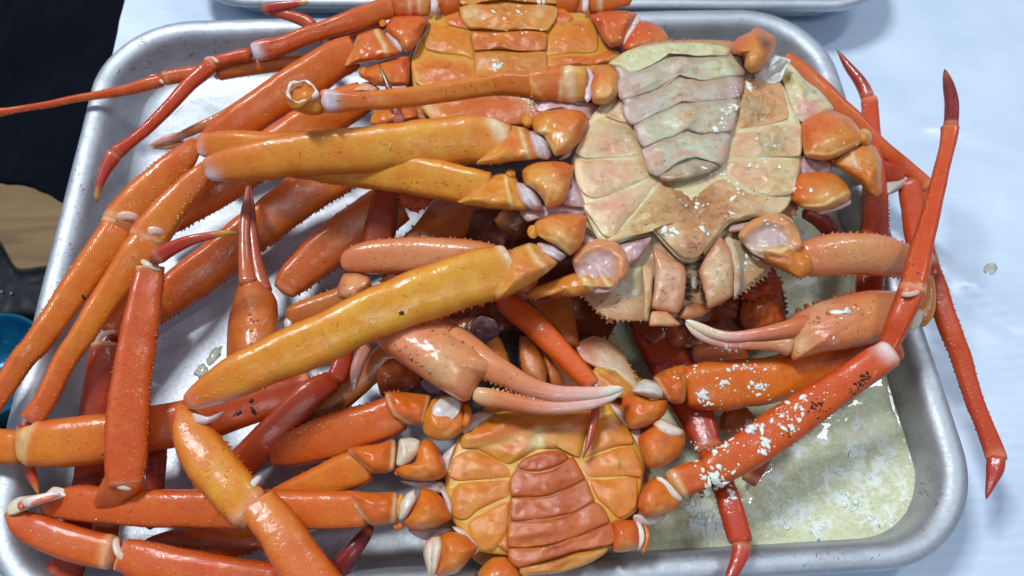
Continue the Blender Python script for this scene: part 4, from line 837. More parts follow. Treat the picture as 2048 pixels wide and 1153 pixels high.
# broken stubs on the right
leg(A, [
    ('hip', P([(1598, 348), (1640, 343), (1672, 350), (1694, 370), (1703, 390), (1695, 405), (1672, 416), (1640, 424), (1606, 418), (1584, 402), (1584, 372)], 6.9, h=.85, col=(212, 132, 64), edge=(208, 120, 56), prof=2.2, patches=[(1640, 362, 22, (214, 112, 54), .7), (1650, 398, 22, (216, 168, 92), .8)], lines=[([(1600, 415), (1650, 412), (1695, 385)], 4, .08, (222, 190, 120))])),
    ('cut_skin', P([(1632, 424), (1670, 418), (1700, 398), (1702, 408), (1680, 420), (1645, 430)], 6.75, h=.3, col=(206, 190, 182), mat=M_MEMB)),
], 'short broken leg stub under the longer stub', name='leg_stub')
leg(A, [
    ('hip', P([(1603, 246), (1640, 224), (1668, 222), (1700, 236), (1722, 262), (1728, 282), (1706, 300), (1676, 315), (1645, 322), (1610, 314), (1602, 280)], 7.2, h=.95, col=(212, 130, 62), edge=(210, 122, 58), prof=2.2, patches=[(1660, 245, 24, (216, 112, 50), .8), (1650, 290, 26, (214, 162, 88), .8)], lines=[([(1610, 308), (1660, 312), (1720, 285)], 4, .08, (220, 180, 110))])),
    ('inner_leg', P([(1664, 322), (1694, 300), (1726, 286), (1750, 294), (1763, 320), (1764, 352), (1763, 385), (1752, 396), (1738, 388), (1720, 368), (1700, 352), (1680, 340)], [(1664, 322, 6.9), (1760, 390, 6.5), (1726, 286, 7.0)], h=.75, col=(212, 128, 58), edge=(208, 116, 54), prof=2.2, patches=[(1700, 318, 16, (222, 186, 140), .7), (1742, 320, 16, (218, 148, 66), .8)], lines=[([(1700, 302), (1716, 335)], 3, .05, (224, 190, 150))])),
    ('hip_knob', B(1728, 275, 7.3, 16, 18, col=(216, 150, 84), mat=M_SHELL, h=.6)),
], 'longer broken leg stub ending in a cone', name='leg_stub')
leg(A, [
    ('hip', P([(1461, 94), (1475, 76), (1500, 64), (1512, 54), (1530, 62), (1550, 74), (1552, 95), (1542, 115), (1522, 140), (1502, 147), (1489, 136), (1487, 112), (1466, 108)], 8.1, h=.95, col=(210, 132, 68), edge=(204, 112, 54), prof=2.2, patches=[(1531, 88, 12, (96, 56, 60), .95), (1524, 78, 9, (120, 76, 70), .7), (1500, 110, 22, (218, 156, 90), .6)])),
], 'upright orange hip stub with a dark spot at the top right', name='leg_stub')

# ------------------------------------------------------------------ CRAB B : orange belly, front
Bc = thing('cooked_crab', W(1090, 960, 3.6), 'orange crab at the front, belly up with brick red tail flap', 'crab', 'cooked crabs heaped in the tray')
zB = [(900, 950, 4.3), (1280, 950, 4.4), (1090, 820, 4.2), (1090, 1100, 4.2)]
pillow('back_shell', [(900, 900), (960, 830), (1000, 740), (1040, 690), (1130, 680), (1200, 690), (1262, 735), (1300, 800), (1300, 950), (1250, 1080), (1100, 1150), (960, 1130), (890, 1040), (870, 960)],
       [(x, y, z - .9) for x, y, z in zB], Bc, h=.2, bottom=2.2, col=(196, 110, 50), edge=(200, 140, 90), mat=M_BELLY, spines=(0, 1, 20, 5))
YL = (226, 186, 112); OB = (214, 122, 46)
pillow('chest_plate', [(983, 828), (950, 850), (920, 869), (900, 905), (892, 943), (890, 975), (896, 1006), (905, 1042), (930, 1075), (955, 1102), (1018, 1112), (1120, 1110), (1222, 1055), (1250, 1040), (1273, 1022), (1282, 980), (1289, 936), (1282, 905), (1273, 886), (1258, 857), (1240, 830), (1222, 808), (1150, 815), (1050, 815)],
       [(x, y, z - .22) for x, y, z in zB], Bc, h=.27, bottom=.8, col=(220, 164, 88), edge=(220, 166, 90), mat=M_BELLY, ep=8, prof=6)
def bq(pts, dz=0.0, h=0.13, col=OB, edge=(218, 140, 62), nm='belly_plate', par=None, **k):
    k = {**dict(mat=M_BELLY, bottom=0.35, prof=3.5, ep=6, wob=0.05), **k}
    Q = [(700 + x / 2.546, 700 + y / 2.546) for x, y in pts]
    return pillow(nm, Q, [(x, y, z + dz) for x, y, z in zB], par or Bc, h=h, col=col, edge=edge, **k)
bq([(530, 550), (580, 520), (640, 512), (720, 540), (800, 590), (818, 615), (818, 648), (700, 660), (560, 668), (508, 650), (512, 600)], patches=[(940, 935, 26, (222, 140, 44), .9)], bumps=[(950, 932, 26, 18, 0, .1)])
bq([(530, 705), (550, 685), (600, 674), (700, 670), (813, 665), (813, 745), (740, 778), (650, 822), (600, 862), (560, 865), (525, 845), (512, 780)], patches=[(945, 995, 30, (218, 140, 56), .8)], bumps=[(945, 990, 30, 20, 0, .08)])
bq([(602, 885), (640, 852), (720, 808), (812, 765), (812, 860), (800, 940), (760, 985), (730, 1018), (680, 1022), (650, 1000), (615, 950)], col=(216, 128, 50), bumps=[(985, 1060, 24, 24, 0, .08)])
bq([(800, 935), (770, 965), (745, 995), (780, 1022), (810, 1030), (815, 980)], col=(206, 110, 56))
bq([(565, 440), (640, 390), (720, 335), (850, 318), (1000, 330), (1150, 318), (1290, 292), (1240, 350), (1205, 420), (1175, 550), (1120, 525), (1060, 505), (940, 515), (860, 560), (800, 585), (700, 530), (640, 505), (570, 500)],
   h=.34, col=(214, 118, 40), edge=(218, 160, 80), ep=5, lines=[([(1075, 868), (1080, 900)], 14, -.10, (224, 206, 140)), ([(930, 890), (1000, 888), (1045, 868)], 9, -.05, (206, 150, 70))],
   patches=[(1070, 895, 20, (216, 206, 150), .8), (975, 862, 30, (212, 104, 34), .7), (1150, 850, 30, (212, 108, 38), .7), (1120, 885, 26, (222, 180, 90), .6)], bumps=[(985, 862, 40, 14, -25, .14), (1150, 848, 40, 14, 10, .14), (1030, 890, 16, 10, 0, -.08)])
bq([(1235, 370), (1330, 325), (1400, 375), (1435, 440), (1440, 478), (1350, 495), (1250, 530), (1178, 558), (1185, 470), (1205, 410)], col=(214, 124, 48), bumps=[(1215, 865, 24, 24, 0, .08)])
bq([(1180, 572), (1260, 535), (1350, 505), (1438, 492), (1470, 545), (1490, 600), (1482, 648), (1400, 642), (1280, 650), (1202, 650)], col=(214, 122, 46), patches=[(1240, 928, 26, (220, 138, 40), .8)], bumps=[(1235, 928, 28, 15, 0, .1)])
bq([(1212, 658), (1300, 662), (1400, 650), (1458, 652), (1464, 720), (1458, 795), (1410, 840), (1365, 855), (1300, 800), (1255, 765), (1238, 730)], col=(214, 124, 48), patches=[(1235, 985, 24, (222, 136, 44), .9)], bumps=[(1232, 985, 20, 16, 0, .1)])
RF = (188, 88, 44); RFe = (184, 82, 50)
fq = dict(prof=4.5, ep=6, wob=.09, grow=.02)
bq([(850, 590), (960, 522), (1090, 535), (1150, 575), (1195, 660), (1245, 780), (1310, 850), (1335, 900), (1330, 985), (1150, 1030), (870, 1105), (815, 1050), (808, 930), (822, 750)], .13, .07, (186, 96, 56), (190, 96, 56), 'flap_base', prof=8)
fB = bq([(820, 755), (920, 752), (1020, 748), (1120, 705), (1198, 664), (1222, 720), (1240, 768), (1160, 815), (1070, 846), (980, 862), (900, 868), (825, 866)], .2, .14, RF, (196, 104, 56), 'tail_flap', **fq)
bq([(858, 600), (870, 568), (905, 545), (950, 530), (1005, 516), (1060, 516), (1100, 535), (1108, 552), (1085, 575), (1030, 600), (960, 618), (900, 615)], .16, .18, (182, 82, 40), (194, 98, 48), 'tail_segment', fB, **fq)
bq([(850, 610), (880, 622), (950, 632), (1030, 615), (1090, 585), (1130, 545), (1150, 572), (1172, 610), (1192, 655), (1120, 695), (1020, 738), (920, 744), (820, 745), (820, 655)], .2, .15, RF, (190, 92, 48), 'tail_segment', fB, **fq)
bq([(820, 875), (900, 878), (985, 872), (1075, 855), (1165, 825), (1245, 778), (1285, 805), (1308, 845), (1310, 882), (1220, 920), (1140, 955), (1040, 985), (950, 998), (880, 1005), (812, 1000), (806, 930)], .22, .15, (194, 96, 50), (198, 108, 58), 'tail_segment', fB, bumps=[(1060, 1068, 60, 8, -8, .1)], **fq)
bq([(815, 1012), (900, 1008), (960, 1005), (1060, 990), (1120, 960), (1180, 945), (1260, 915), (1328, 888), (1342, 930), (1338, 985), (1240, 1010), (1150, 1025), (1040, 1060), (960, 1085), (865, 1108), (825, 1085), (808, 1050)], .2, .18, (192, 94, 48), (196, 102, 54), 'tail_segment', fB, bumps=[(1120, 1085, 30, 8, -20, .15)], **fq)
bq([(868, 1112), (960, 1092), (1060, 1068), (1150, 1035), (1250, 1020), (1308, 1010), (1300, 1035), (1240, 1075), (1170, 1105), (1060, 1135), (960, 1145), (880, 1150)], .1, .24, (206, 130, 72), (206, 150, 96), 'tail_segment', fB, bumps=[(1130, 1120, 20, 8, -20, .12)], **fq)
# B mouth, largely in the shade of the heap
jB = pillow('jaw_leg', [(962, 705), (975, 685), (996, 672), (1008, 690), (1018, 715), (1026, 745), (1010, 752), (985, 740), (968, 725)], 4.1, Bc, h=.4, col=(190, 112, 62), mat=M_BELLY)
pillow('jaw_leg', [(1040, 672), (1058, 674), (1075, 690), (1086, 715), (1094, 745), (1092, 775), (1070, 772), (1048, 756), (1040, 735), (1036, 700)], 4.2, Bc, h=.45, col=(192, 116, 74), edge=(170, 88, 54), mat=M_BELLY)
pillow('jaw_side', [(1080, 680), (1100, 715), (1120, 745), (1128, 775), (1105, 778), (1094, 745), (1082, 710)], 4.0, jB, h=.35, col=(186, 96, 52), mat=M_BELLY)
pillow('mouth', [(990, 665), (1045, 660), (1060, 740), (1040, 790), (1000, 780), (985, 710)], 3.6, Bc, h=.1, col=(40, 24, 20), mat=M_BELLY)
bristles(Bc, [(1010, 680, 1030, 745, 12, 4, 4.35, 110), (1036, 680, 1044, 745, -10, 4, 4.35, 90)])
pillow('shell_margin', [(1150, 690), (1185, 672), (1215, 680), (1242, 702), (1262, 735), (1275, 765), (1290, 790), (1262, 782), (1232, 762), (1200, 740), (1165, 720)], 3.9, Bc, h=.12, bottom=.4, col=(208, 176, 140), edge=(204, 140, 96), mat=M_BELLY, spines=(.15, .62, 15, 7), patches=[(1175, 700, 26, (200, 110, 66), .8)])
pillow('shell_margin', [(1190, 735), (1230, 742), (1262, 770), (1280, 795), (1255, 800), (1215, 790), (1180, 775)], 4.0, Bc, h=.25, col=(212, 136, 70), edge=(214, 170, 110), mat=M_BELLY, lines=[([(1200, 745), (1262, 790)], 3, -.08)])
for pts, z in (([(935, 835), (960, 825), (985, 830), (960, 850), (935, 868), (925, 860)], 4.1), ([(884, 915), (905, 893), (912, 890), (896, 940), (890, 945)], 4.0), ([(805, 962), (880, 965), (895, 985), (870, 985), (830, 975)], 3.8),
               ([(880, 978), (893, 985), (906, 1015), (900, 1035), (888, 1000)], 4.05), ([(905, 1055), (925, 1060), (960, 1095), (940, 1110), (920, 1075)], 4.0), ([(1222, 810), (1240, 820), (1258, 855), (1245, 845), (1228, 826)], 4.2),
               ([(1262, 865), (1282, 862), (1276, 880), (1290, 930), (1278, 900)], 4.1), ([(820, 1060), (900, 1058), (905, 1075), (850, 1080)], 3.5), ([(1270, 1030), (1330, 1030), (1310, 1050), (1275, 1048)], 3.9)):
    pillow('joint_skin', pts, z + .08, Bc, h=.25, grow=.1, col=(214, 190, 176), edge=(206, 170, 150), mat=M_MEMB, wob=.12)
BO_ = (216, 116, 40); BE = (206, 88, 34)
leg(Bc, [
    ('upper_leg', T([(815, 825, 30, 4.1), (790, 830, 38, 4.0), (740, 850, 43, 3.8), (670, 873, 46, 3.4), (600, 893, 38, 2.9), (540, 910, 24, 2.4)], [(0, (208, 104, 50)), (1, (196, 86, 46))], edge=(190, 78, 40), flat=.7, spines=((180, 16, 4, .1, .8), (0, 24, 2.5, .2, .9)), pim=((100, 12, 2.4, .1, .9), (120, 8, 2.6, .2, .8)), cap=(.2, .5))),
    ('hip', P([(924, 864), (900, 880), (876, 882), (850, 870), (842, 838), (862, 800), (890, 790), (918, 794), (932, 812), (934, 845)], 4.3, h=.75, col=BO_, edge=(218, 150, 70), prof=2.2)),
    ('hip_skin', P([(866, 812), (882, 796), (905, 794), (922, 806), (918, 828), (900, 842), (876, 842), (862, 832)], 4.9, h=.18, col=(224, 216, 212), edge=(214, 190, 170), mat=M_MEMB)),
    ('hip_rim', T([(932, 808, 6, 4.7), (936, 830, 8, 4.8), (928, 856, 6, 4.7)], (214, 120, 46), flat=.9)),
    ('inner_leg', P([(771, 786), (790, 783), (830, 787), (862, 792), (856, 820), (848, 848), (830, 850), (808, 848), (785, 836), (770, 812)], 4.35, h=.75, col=(206, 96, 36), edge=(212, 118, 56), prof=2.2, lines=[([(858, 795), (846, 845)], 4, .06, (224, 190, 130)), ([(774, 790), (790, 828), (828, 852)], 4, -.08, (220, 180, 130))], spines=(0, .12, 7, 5))),
])
leg(Bc, [
    ('upper_leg', T([(742, 925, 34, 3.9), (700, 942, 38, 3.7), (650, 965, 38, 3.4), (580, 1000, 36, 3.0), (500, 1040, 32, 2.5), (430, 1080, 24, 2.0)], [(0, (216, 122, 46)), (1, (206, 96, 38))], edge=(204, 90, 34), flat=.68, spines=((180, 20, 2.2, .05, .6),), pim=((80, 20, 2, .1, .9),), cap=(.2, .4))),
    ('hip', P([(893, 948), (888, 925), (878, 900), (866, 884), (848, 878), (836, 895), (828, 925), (800, 932), (790, 944), (805, 957), (845, 963), (880, 959)], 4.3, h=.8, col=(220, 124, 34), edge=(210, 96, 36), prof=2.2, patches=[(855, 905, 22, (224, 132, 30), .8)])),
    ('hip_skin', P([(799, 879), (822, 875), (840, 882), (838, 905), (822, 924), (805, 934), (792, 930), (795, 902)], 4.45, h=.5, col=(222, 214, 196), edge=(216, 196, 160), mat=M_MEMB, patches=[(818, 905, 14, (190, 164, 90), .7)])),
    ('hip_knob', B(797, 944, 4.5, 9, 8, col=(208, 104, 50), mat=M_SHELL)),
    ('inner_leg', P([(697, 897), (725, 892), (755, 888), (788, 880), (794, 900), (790, 935), (778, 945), (745, 947), (720, 928), (698, 908)], 4.3, h=.7, col=(212, 104, 36), edge=(210, 100, 40), prof=2.2, lines=[([(788, 884), (784, 940)], 4, .06, (226, 196, 140)), ([(699, 903), (720, 925), (745, 944)], 3, -.08, (212, 170, 120))], bumps=[(770, 900, 10, 16, 0, .12)])),
])
leg(Bc, [
    ('upper_leg', T([(735, 1019, 30, 4.2), (715, 1020, 36, 4.2), (600, 1021, 38.5, 4.2), (450, 1018, 38.5, 4.1), (300, 1017, 37, 4.0), (200, 1010, 36, 3.9), (150, 1006, 34, 3.8), (110, 1010, 26, 3.7), (80, 1018, 14, 3.6)], [(0, (214, 108, 44)), (.5, (208, 92, 36)), (1, (202, 84, 40))], edge=(194, 74, 36), flat=.72, ridges=((40, .06, .2), (125, .05, .22)), spines=((180, 22, 1.8, .1, .9),), pim=((50, 20, 1.8, .1, .95),), cap=(.2, .5), dens=1.2)),
    ('hip', P([(903, 1038), (896, 1015), (884, 995), (866, 981), (842, 977), (834, 1000), (818, 1028), (806, 1046), (822, 1060), (850, 1060), (878, 1052)], 4.35, h=.8, col=(218, 118, 38), edge=(208, 92, 34), prof=2.2)),
    ('hip_skin', P([(812, 988), (828, 980), (834, 998), (826, 1016), (812, 1036), (798, 1040), (800, 1010)], 4.5, h=.5, col=(226, 216, 200), mat=M_MEMB)),
    ('hip_ring', T([(804, 986, 5, 4.7), (798, 1012, 7, 4.8), (790, 1044, 6, 4.6)], (214, 150, 86), flat=.9)),
    ('hip_knob', B(797, 1053, 4.5, 11, 8, col=(196, 96, 50), mat=M_SHELL)),
    ('inner_leg', P([(693, 982), (725, 984), (760, 985), (790, 984), (800, 1000), (796, 1040), (780, 1048), (745, 1053), (722, 1034), (700, 1010)], 4.35, h=.72, col=(208, 98, 42), edge=(208, 110, 56), prof=2.2, lines=[([(792, 988), (786, 1044)], 5, .05, (224, 180, 130)), ([(696, 990), (718, 1020), (742, 1052)], 4, -.1, (216, 180, 140))], bumps=[(775, 1008, 8, 20, 0, .1)])),
    ('cut_skin', P([(12, 1018), (22, 1004), (39, 994), (70, 990), (98, 984), (106, 974), (124, 976), (145, 988), (118, 999), (92, 1006), (68, 1014), (30, 1030), (16, 1030)], 4.1, h=.22, bottom=.8, col=(222, 210, 190), edge=(226, 206, 170), mat=M_MEMB, c0=(75, 1002))),
    ('cut_meat', T([(38, 1010, 8, 4.3), (60, 1004, 10, 4.45), (90, 996, 9, 4.45), (122, 988, 8, 4.4)], [(0, (216, 120, 84)), (.3, (232, 214, 206)), (1, (236, 220, 212))], mat=M_MEMB, flat=.8)),
    ('cut_meat', T([(60, 1010, 4, 4.5), (85, 1000, 5, 4.6), (115, 992, 4, 4.5)], (224, 124, 92), mat=M_MEMB, flat=.9)),
    ('cut_meat', B(42, 1012, 4.4, 8, 10, col=(214, 110, 70))),
    ('knee', T([(28, 1030, 16, 3.75), (48, 1048, 26, 3.75), (85, 1066, 31, 3.75), (140, 1086, 33, 3.7), (195, 1100, 33, 3.65), (228, 1106, 32, 3.6)], [(0, (210, 130, 90)), (.2, (202, 84, 42)), (1, (208, 96, 42))], edge=(186, 66, 34), flat=.72, spines=((180 if False else 0, 9, 3, .15, .95),), ridges=((45, .05, .2), (120, .06, .25)), pim=((85, 14, 2.4, .2, .9),), cap=(.5, .1))),
    ('ankle_skin', T([(234, 1074, 6, 4.0), (232, 1090, 8, 4.15), (238, 1108, 8, 4.15), (254, 1122, 7, 4.0)], (224, 196, 170), mat=M_MEMB, flat=.8)),
    ('lower_leg', T([(240, 1108, 31, 3.6), (270, 1117, 36), (330, 1134, 41, 3.6), (430, 1156, 44, 3.4), (560, 1178, 46, 3.2)], [(0, (206, 92, 42)), (1, (202, 84, 38))], edge=(180, 62, 34), flat=.7, ridges=((130, .08, .2), (110, .05, .12)), spines=((180, 11, 2.4, .1, .9),), pim=((140, 7, 2, .1, .95), (85, 12, 2.4, .05, .9)), cap=(.2, .3), dens=1.2)),
], 'long front leg with its knee broken open, white meat showing')
leg(Bc, [
    ('hip', P([(956, 1097), (944, 1082), (930, 1070), (902, 1063), (882, 1072), (880, 1098), (878, 1130), (872, 1152), (895, 1152), (915, 1146), (935, 1125)], 4.2, h=.75, col=(214, 118, 42), edge=(210, 104, 42), prof=2.2)),
    ('cut_skin', P([(850, 1085), (865, 1074), (880, 1072), (888, 1088), (884, 1115), (874, 1145), (860, 1158), (854, 1140), (846, 1110)], 4.2, h=.5, col=(228, 218, 196), edge=(214, 150, 100), mat=M_MEMB, lines=[([(868, 1078), (864, 1150)], 3, -.12, (206, 196, 170))])),
], 'short rear leg stub with a white cut end', name='leg_stub')
leg(Bc, [('hip', P([(955, 1150), (964, 1134), (983, 1116), (1012, 1114), (1034, 1130), (1044, 1160), (1010, 1185), (965, 1180)], 4.0, h=.7, col=(212, 110, 42), edge=(214, 140, 70), prof=2.2))], name='leg_stub', label='last small stub cut off by the bottom edge')
leg(Bc, [
    ('upper_leg', T([(1366, 775, 36, 4.3), (1380, 774, 43, 4.3), (1430, 772, 50, 4.3), (1510, 765, 47, 4.3), (1590, 748, 44, 4.2), (1670, 730, 42, 4.1), (1760, 706, 36, 3.9), (1800, 695, 20, 3.8)], [(0, (214, 106, 42)), (.4, (218, 112, 36)), (1, (198, 80, 44))], edge=(202, 84, 36), flat=.75, pim=((90, 40, 2, .1, .9),), cap=(.2, .5), dens=1.2, spines=((180, 30, 1.5, .1, .8),))),
    ('hip', P([(1260, 859), (1248, 838), (1242, 812), (1246, 794), (1268, 788), (1300, 800), (1322, 798), (1336, 800), (1332, 826), (1308, 848), (1282, 857)], 4.5, h=.8, col=(216, 118, 36), edge=(210, 106, 40), prof=2.2, lines=[([(1262, 784), (1285, 800), (1330, 800)], 5, -.12, (190, 120, 60))])),
    ('hip_skin', P([(1262, 784), (1272, 768), (1288, 758), (1312, 764), (1328, 780), (1326, 796), (1302, 798), (1280, 792)], 4.75, h=.55, col=(214, 206, 196), edge=(214, 180, 130), mat=M_MEMB)),
    ('inner_leg', P([(1306, 756), (1326, 742), (1350, 733), (1372, 729), (1376, 750), (1374, 780), (1368, 806), (1350, 808), (1334, 800), (1320, 785)], 4.55, h=.75, col=(210, 98, 40), edge=(212, 120, 60), prof=2.2, lines=[([(1312, 758), (1338, 800)], 4, .06, (222, 176, 120)), ([(1374, 731), (1370, 770), (1364, 808)], 4, -.08, (206, 140, 80))])),
])
leg(Bc, [
    ('hip', P([(1275, 877), (1296, 857), (1316, 840), (1338, 846), (1356, 856), (1370, 864), (1370, 888), (1358, 912), (1330, 932), (1298, 937), (1282, 910)], 4.4, h=.8, col=(216, 120, 42), edge=(210, 112, 46), prof=2.2, patches=[(1330, 880, 12, (140, 70, 40), .5)])),
    ('cut_skin', P([(1306, 848), (1322, 838), (1345, 848), (1368, 862), (1362, 874), (1340, 876), (1318, 866)], 4.85, h=.35, col=(222, 206, 190), edge=(216, 160, 100), mat=M_MEMB)),
], 'second right stub with a pale cut top', name='leg_stub')
leg(Bc, [
    ('upper_leg', T([(1412, 950, 26, 4.7), (1430, 938, 33, 4.8), (1490, 903, 39, 4.9), (1570, 850, 40, 5.0), (1640, 800, 36, 5.3), (1700, 760, 32, 5.7), (1750, 726, 31, 6.1), (1776, 709, 28, 6.25), (1788, 702, 18, 6.3)], [(0, (208, 92, 44)), (.4, (210, 86, 34)), (1, (206, 84, 40))], edge=(190, 64, 32), flat=.8, ridges=((60, .04, .3),), spines=((0, 12, 2, .05, .7), (180, 16, 2, .05, .6)), pim=((70, 12, 2, .02, .5), (110, 10, 2, .02, .5)), cap=(.3, .5), dens=1.2, pat=((.955, 115, .035, 50, (228, 214, 208), .95),))),
    ('hip', P([(1275, 1014), (1279, 990), (1292, 968), (1310, 953), (1334, 956), (1352, 972), (1366, 990), (1369, 1002), (1345, 1024), (1312, 1034), (1288, 1034)], 4.3, h=.75, col=(216, 116, 42), edge=(210, 104, 42), prof=2.2)),
    ('hip_skin', T([(1312, 954, 6, 4.9), (1330, 968, 8, 5.0), (1350, 990, 8, 5.0), (1366, 1002, 5, 4.8)], (222, 206, 190), mat=M_MEMB, flat=.8)),
    ('inner_leg', T([(1340, 978, 28, 4.5), (1362, 964, 31, 4.6), (1390, 954, 31, 4.7), (1418, 945, 29, 4.8)], [(0, (216, 150, 96)), (.4, (208, 90, 40)), (1, (206, 96, 46))], flat=.85, lips=((.2, .06, .06, .03, (222, 180, 130)), (.8, .05, -.04, .05, None)), cap=(.4, .2))),
    ('knee', T([(1772, 704, 18, 6.0), (1784, 676, 21, 6.3), (1798, 642, 23.5, 6.7), (1814, 606, 25, 7.0), (1825, 578, 25, 7.15)], [(0, (216, 150, 120)), (.15, (200, 72, 38)), (1, (202, 80, 44))], edge=(184, 58, 34), flat=.8, ridges=((60, .06, .25),), cap=(.4, .1))),
    ('ankle_skin', T([(1800, 588, 4, 7.4), (1812, 590, 6, 7.7), (1832, 586, 6, 7.7), (1846, 576, 4, 7.4)], (218, 190, 170), mat=M_MEMB, flat=.8)),
    ('lower_leg', T([(1822, 584, 25, 7.1), (1833, 540, 24, 7.15), (1845, 490, 21, 7.2), (1858, 440, 18), (1869, 400, 16, 7.3), (1883, 340, 14.5), (1893, 300, 14, 7.4), (1899, 268, 16), (1900, 252, 16.5, 7.5)], [(0, (204, 78, 40)), (.5, (202, 72, 38)), (1, (204, 84, 50))], edge=(180, 54, 36), flat=.8, ridges=((70, .08, .2), (125, .06, .2)), pim=((118, 7, 1.8, .02, .95),), spines=((180, 12, 1.6, .1, .8),), cap=(.1, .4), dens=1.2)),
    ('claw_tip', T([(1901, 260, 13, 7.5), (1903, 232, 13.5), (1903, 205, 13), (1898, 175, 11, 7.7), (1893, 155, 7), (1889, 138, 1.5, 7.8)], [(0, (190, 90, 60)), (.08, (130, 32, 30)), (.75, (120, 30, 26)), (.9, (160, 90, 40)), (1, (56, 44, 30))], mat=M_TIP, flat=.8)),
], 'long red leg with white crumbs, its claw tip pointing up at the right')
leg(Bc, [
    ('hip', P([(1226, 1042), (1250, 1040), (1272, 1042), (1282, 1056), (1284, 1080), (1276, 1098), (1250, 1105), (1226, 1104), (1222, 1075)], 4.15, h=.65, col=(208, 98, 44), edge=(206, 100, 50), prof=2.2)),
    ('cut_skin', T([(1272, 1042, 6, 4.5), (1280, 1060, 8, 4.6), (1282, 1080, 8, 4.6), (1274, 1100, 6, 4.4)], (224, 212, 196), mat=M_MEMB, flat=.9)),
    ('cut_rim', T([(1288, 1048, 4, 4.2), (1295, 1075, 5, 4.3), (1284, 1108, 5, 4.2)], (208, 112, 60), flat=.9)),
], 'lower right stub with a white ring beside the broth', name='leg_stub')

# ------------------------------------------------------------------ CRAB C : behind, cut by the top edge
Cc = thing('cooked_crab', W(1015, 80, 4.2), 'orange crab at the back, belly up, partly beyond the top edge', 'crab', 'cooked crabs heaped in the tray')
zC = 4.9
pillow('back_shell', [(840, 60), (900, -60), (1120, -60), (1230, 60), (1250, 130), (1200, 220), (1130, 290), (1000, 330), (900, 320), (830, 250), (810, 150)], zC - 1.0, Cc, h=.2, bottom=2.0, col=(190, 96, 40), edge=(190, 100, 50), mat=M_BELLY, spines=(0, 1, 20, 4))
pillow('chest_plate', [(857, 36), (880, 20), (900, -30), (1120, -30), (1140, 15), (1182, 34), (1196, 66), (1222, 98), (1245, 110), (1235, 150), (1180, 200), (1120, 245), (1020, 262), (900, 262), (845, 225), (828, 180), (820, 130), (834, 90), (852, 60)], zC - .22, Cc, h=.25, bottom=.8, col=(212, 140, 66), edge=(216, 170, 110), mat=M_BELLY, prof=6, ep=8)
def bc(pts, dz=0, h=.15, col=(214, 124, 50), edge=(216, 162, 96), nm='belly_plate', par=None, **k):
    k = {**dict(mat=M_BELLY, bottom=0.35, prof=3.5, ep=6, wob=0.07), **k}
    return pillow(nm, pts, zC + dz, par or Cc, h=h, col=col, edge=edge, **k)
bc([(864, 44), (886, 42), (905, 54), (940, 68), (946, 95), (948, 118), (920, 112), (880, 108), (852, 98), (848, 78), (856, 58)], bumps=[(895, 80, 24, 18, 0, .12)], patches=[(858, 98, 12, (180, 116, 76), .7)])
bc([(914, 16), (902, 24), (889, 37), (894, 48), (915, 56), (940, 62), (930, 44), (920, 28)], col=(206, 104, 46))
bc([(824, 122), (860, 112), (900, 116), (950, 130), (953, 158), (945, 172), (900, 178), (850, 176), (832, 166), (824, 145)], col=(210, 112, 48), bumps=[(890, 140, 30, 10, 10, .12)])
bc([(836, 184), (900, 182), (960, 172), (1050, 168), (1120, 160), (1200, 160), (1215, 175), (1180, 198), (1120, 236), (1060, 250), (960, 254), (880, 254), (846, 222)], h=.32, col=(208, 108, 46), patches=[(1000, 215, 50, (200, 94, 40), .6), (1060, 195, 26, (206, 180, 130), .8)], bumps=[(930, 220, 40, 12, -20, .12), (1100, 215, 40, 12, 20, .12)])
bc([(1106, 52), (1120, 44), (1150, 42), (1180, 38), (1192, 60), (1196, 85), (1190, 104), (1140, 108), (1096, 112), (1092, 90), (1098, 68)], bumps=[(1150, 78, 26, 16, 0, .12)], patches=[(1185, 88, 12, (200, 130, 76), .7)])
bc([(1118, 12), (1132, 20), (1146, 36), (1138, 48), (1116, 52), (1104, 50), (1112, 30)], col=(208, 104, 46))
bc([(1094, 118), (1140, 112), (1200, 108), (1224, 100), (1240, 110), (1228, 124), (1180, 130), (1120, 134), (1092, 134)], col=(208, 106, 46), wob=.12)
cf = dict(prof=4.5, ep=6, wob=.15, grow=.02)
fC = bc([(944, 64), (990, 66), (1050, 62), (1090, 66), (1092, 84), (1088, 100), (1040, 102), (1000, 98), (952, 102), (946, 84)], .2, .16, (206, 112, 52), (204, 126, 72), 'tail_flap', bumps=[(1020, 80, 14, 20, 0, .1)], **cf)
bc([(906, -26), (1010, -28), (1124, -26), (1126, -6), (1112, 8), (1060, 6), (1010, 0), (960, 6), (922, 10), (908, -6)], .2, .16, (206, 140, 76), (206, 126, 72), 'tail_segment', fC, **cf)
bc([(920, 16), (945, 8), (980, 10), (1012, 6), (1050, 10), (1090, 10), (1114, 16), (1112, 36), (1100, 54), (1090, 62), (1050, 58), (1012, 62), (970, 58), (942, 58), (926, 42)], .22, .2, (210, 130, 60), (206, 150, 100), 'tail_segment', fC, patches=[(945, 26, 14, (216, 196, 140), .7), (1080, 26, 14, (216, 176, 120), .7)], bumps=[(1015, 34, 16, 20, 0, .12)], **cf)
bc([(952, 106), (1000, 103), (1040, 106), (1088, 104), (1092, 128), (1090, 160), (1020, 164), (958, 162), (952, 140)], .18, .16, (206, 130, 76), (206, 136, 84), 'tail_segment', fC, bumps=[(970, 130, 12, 22, 0, .1)], **cf)
CD = (208, 100, 40)
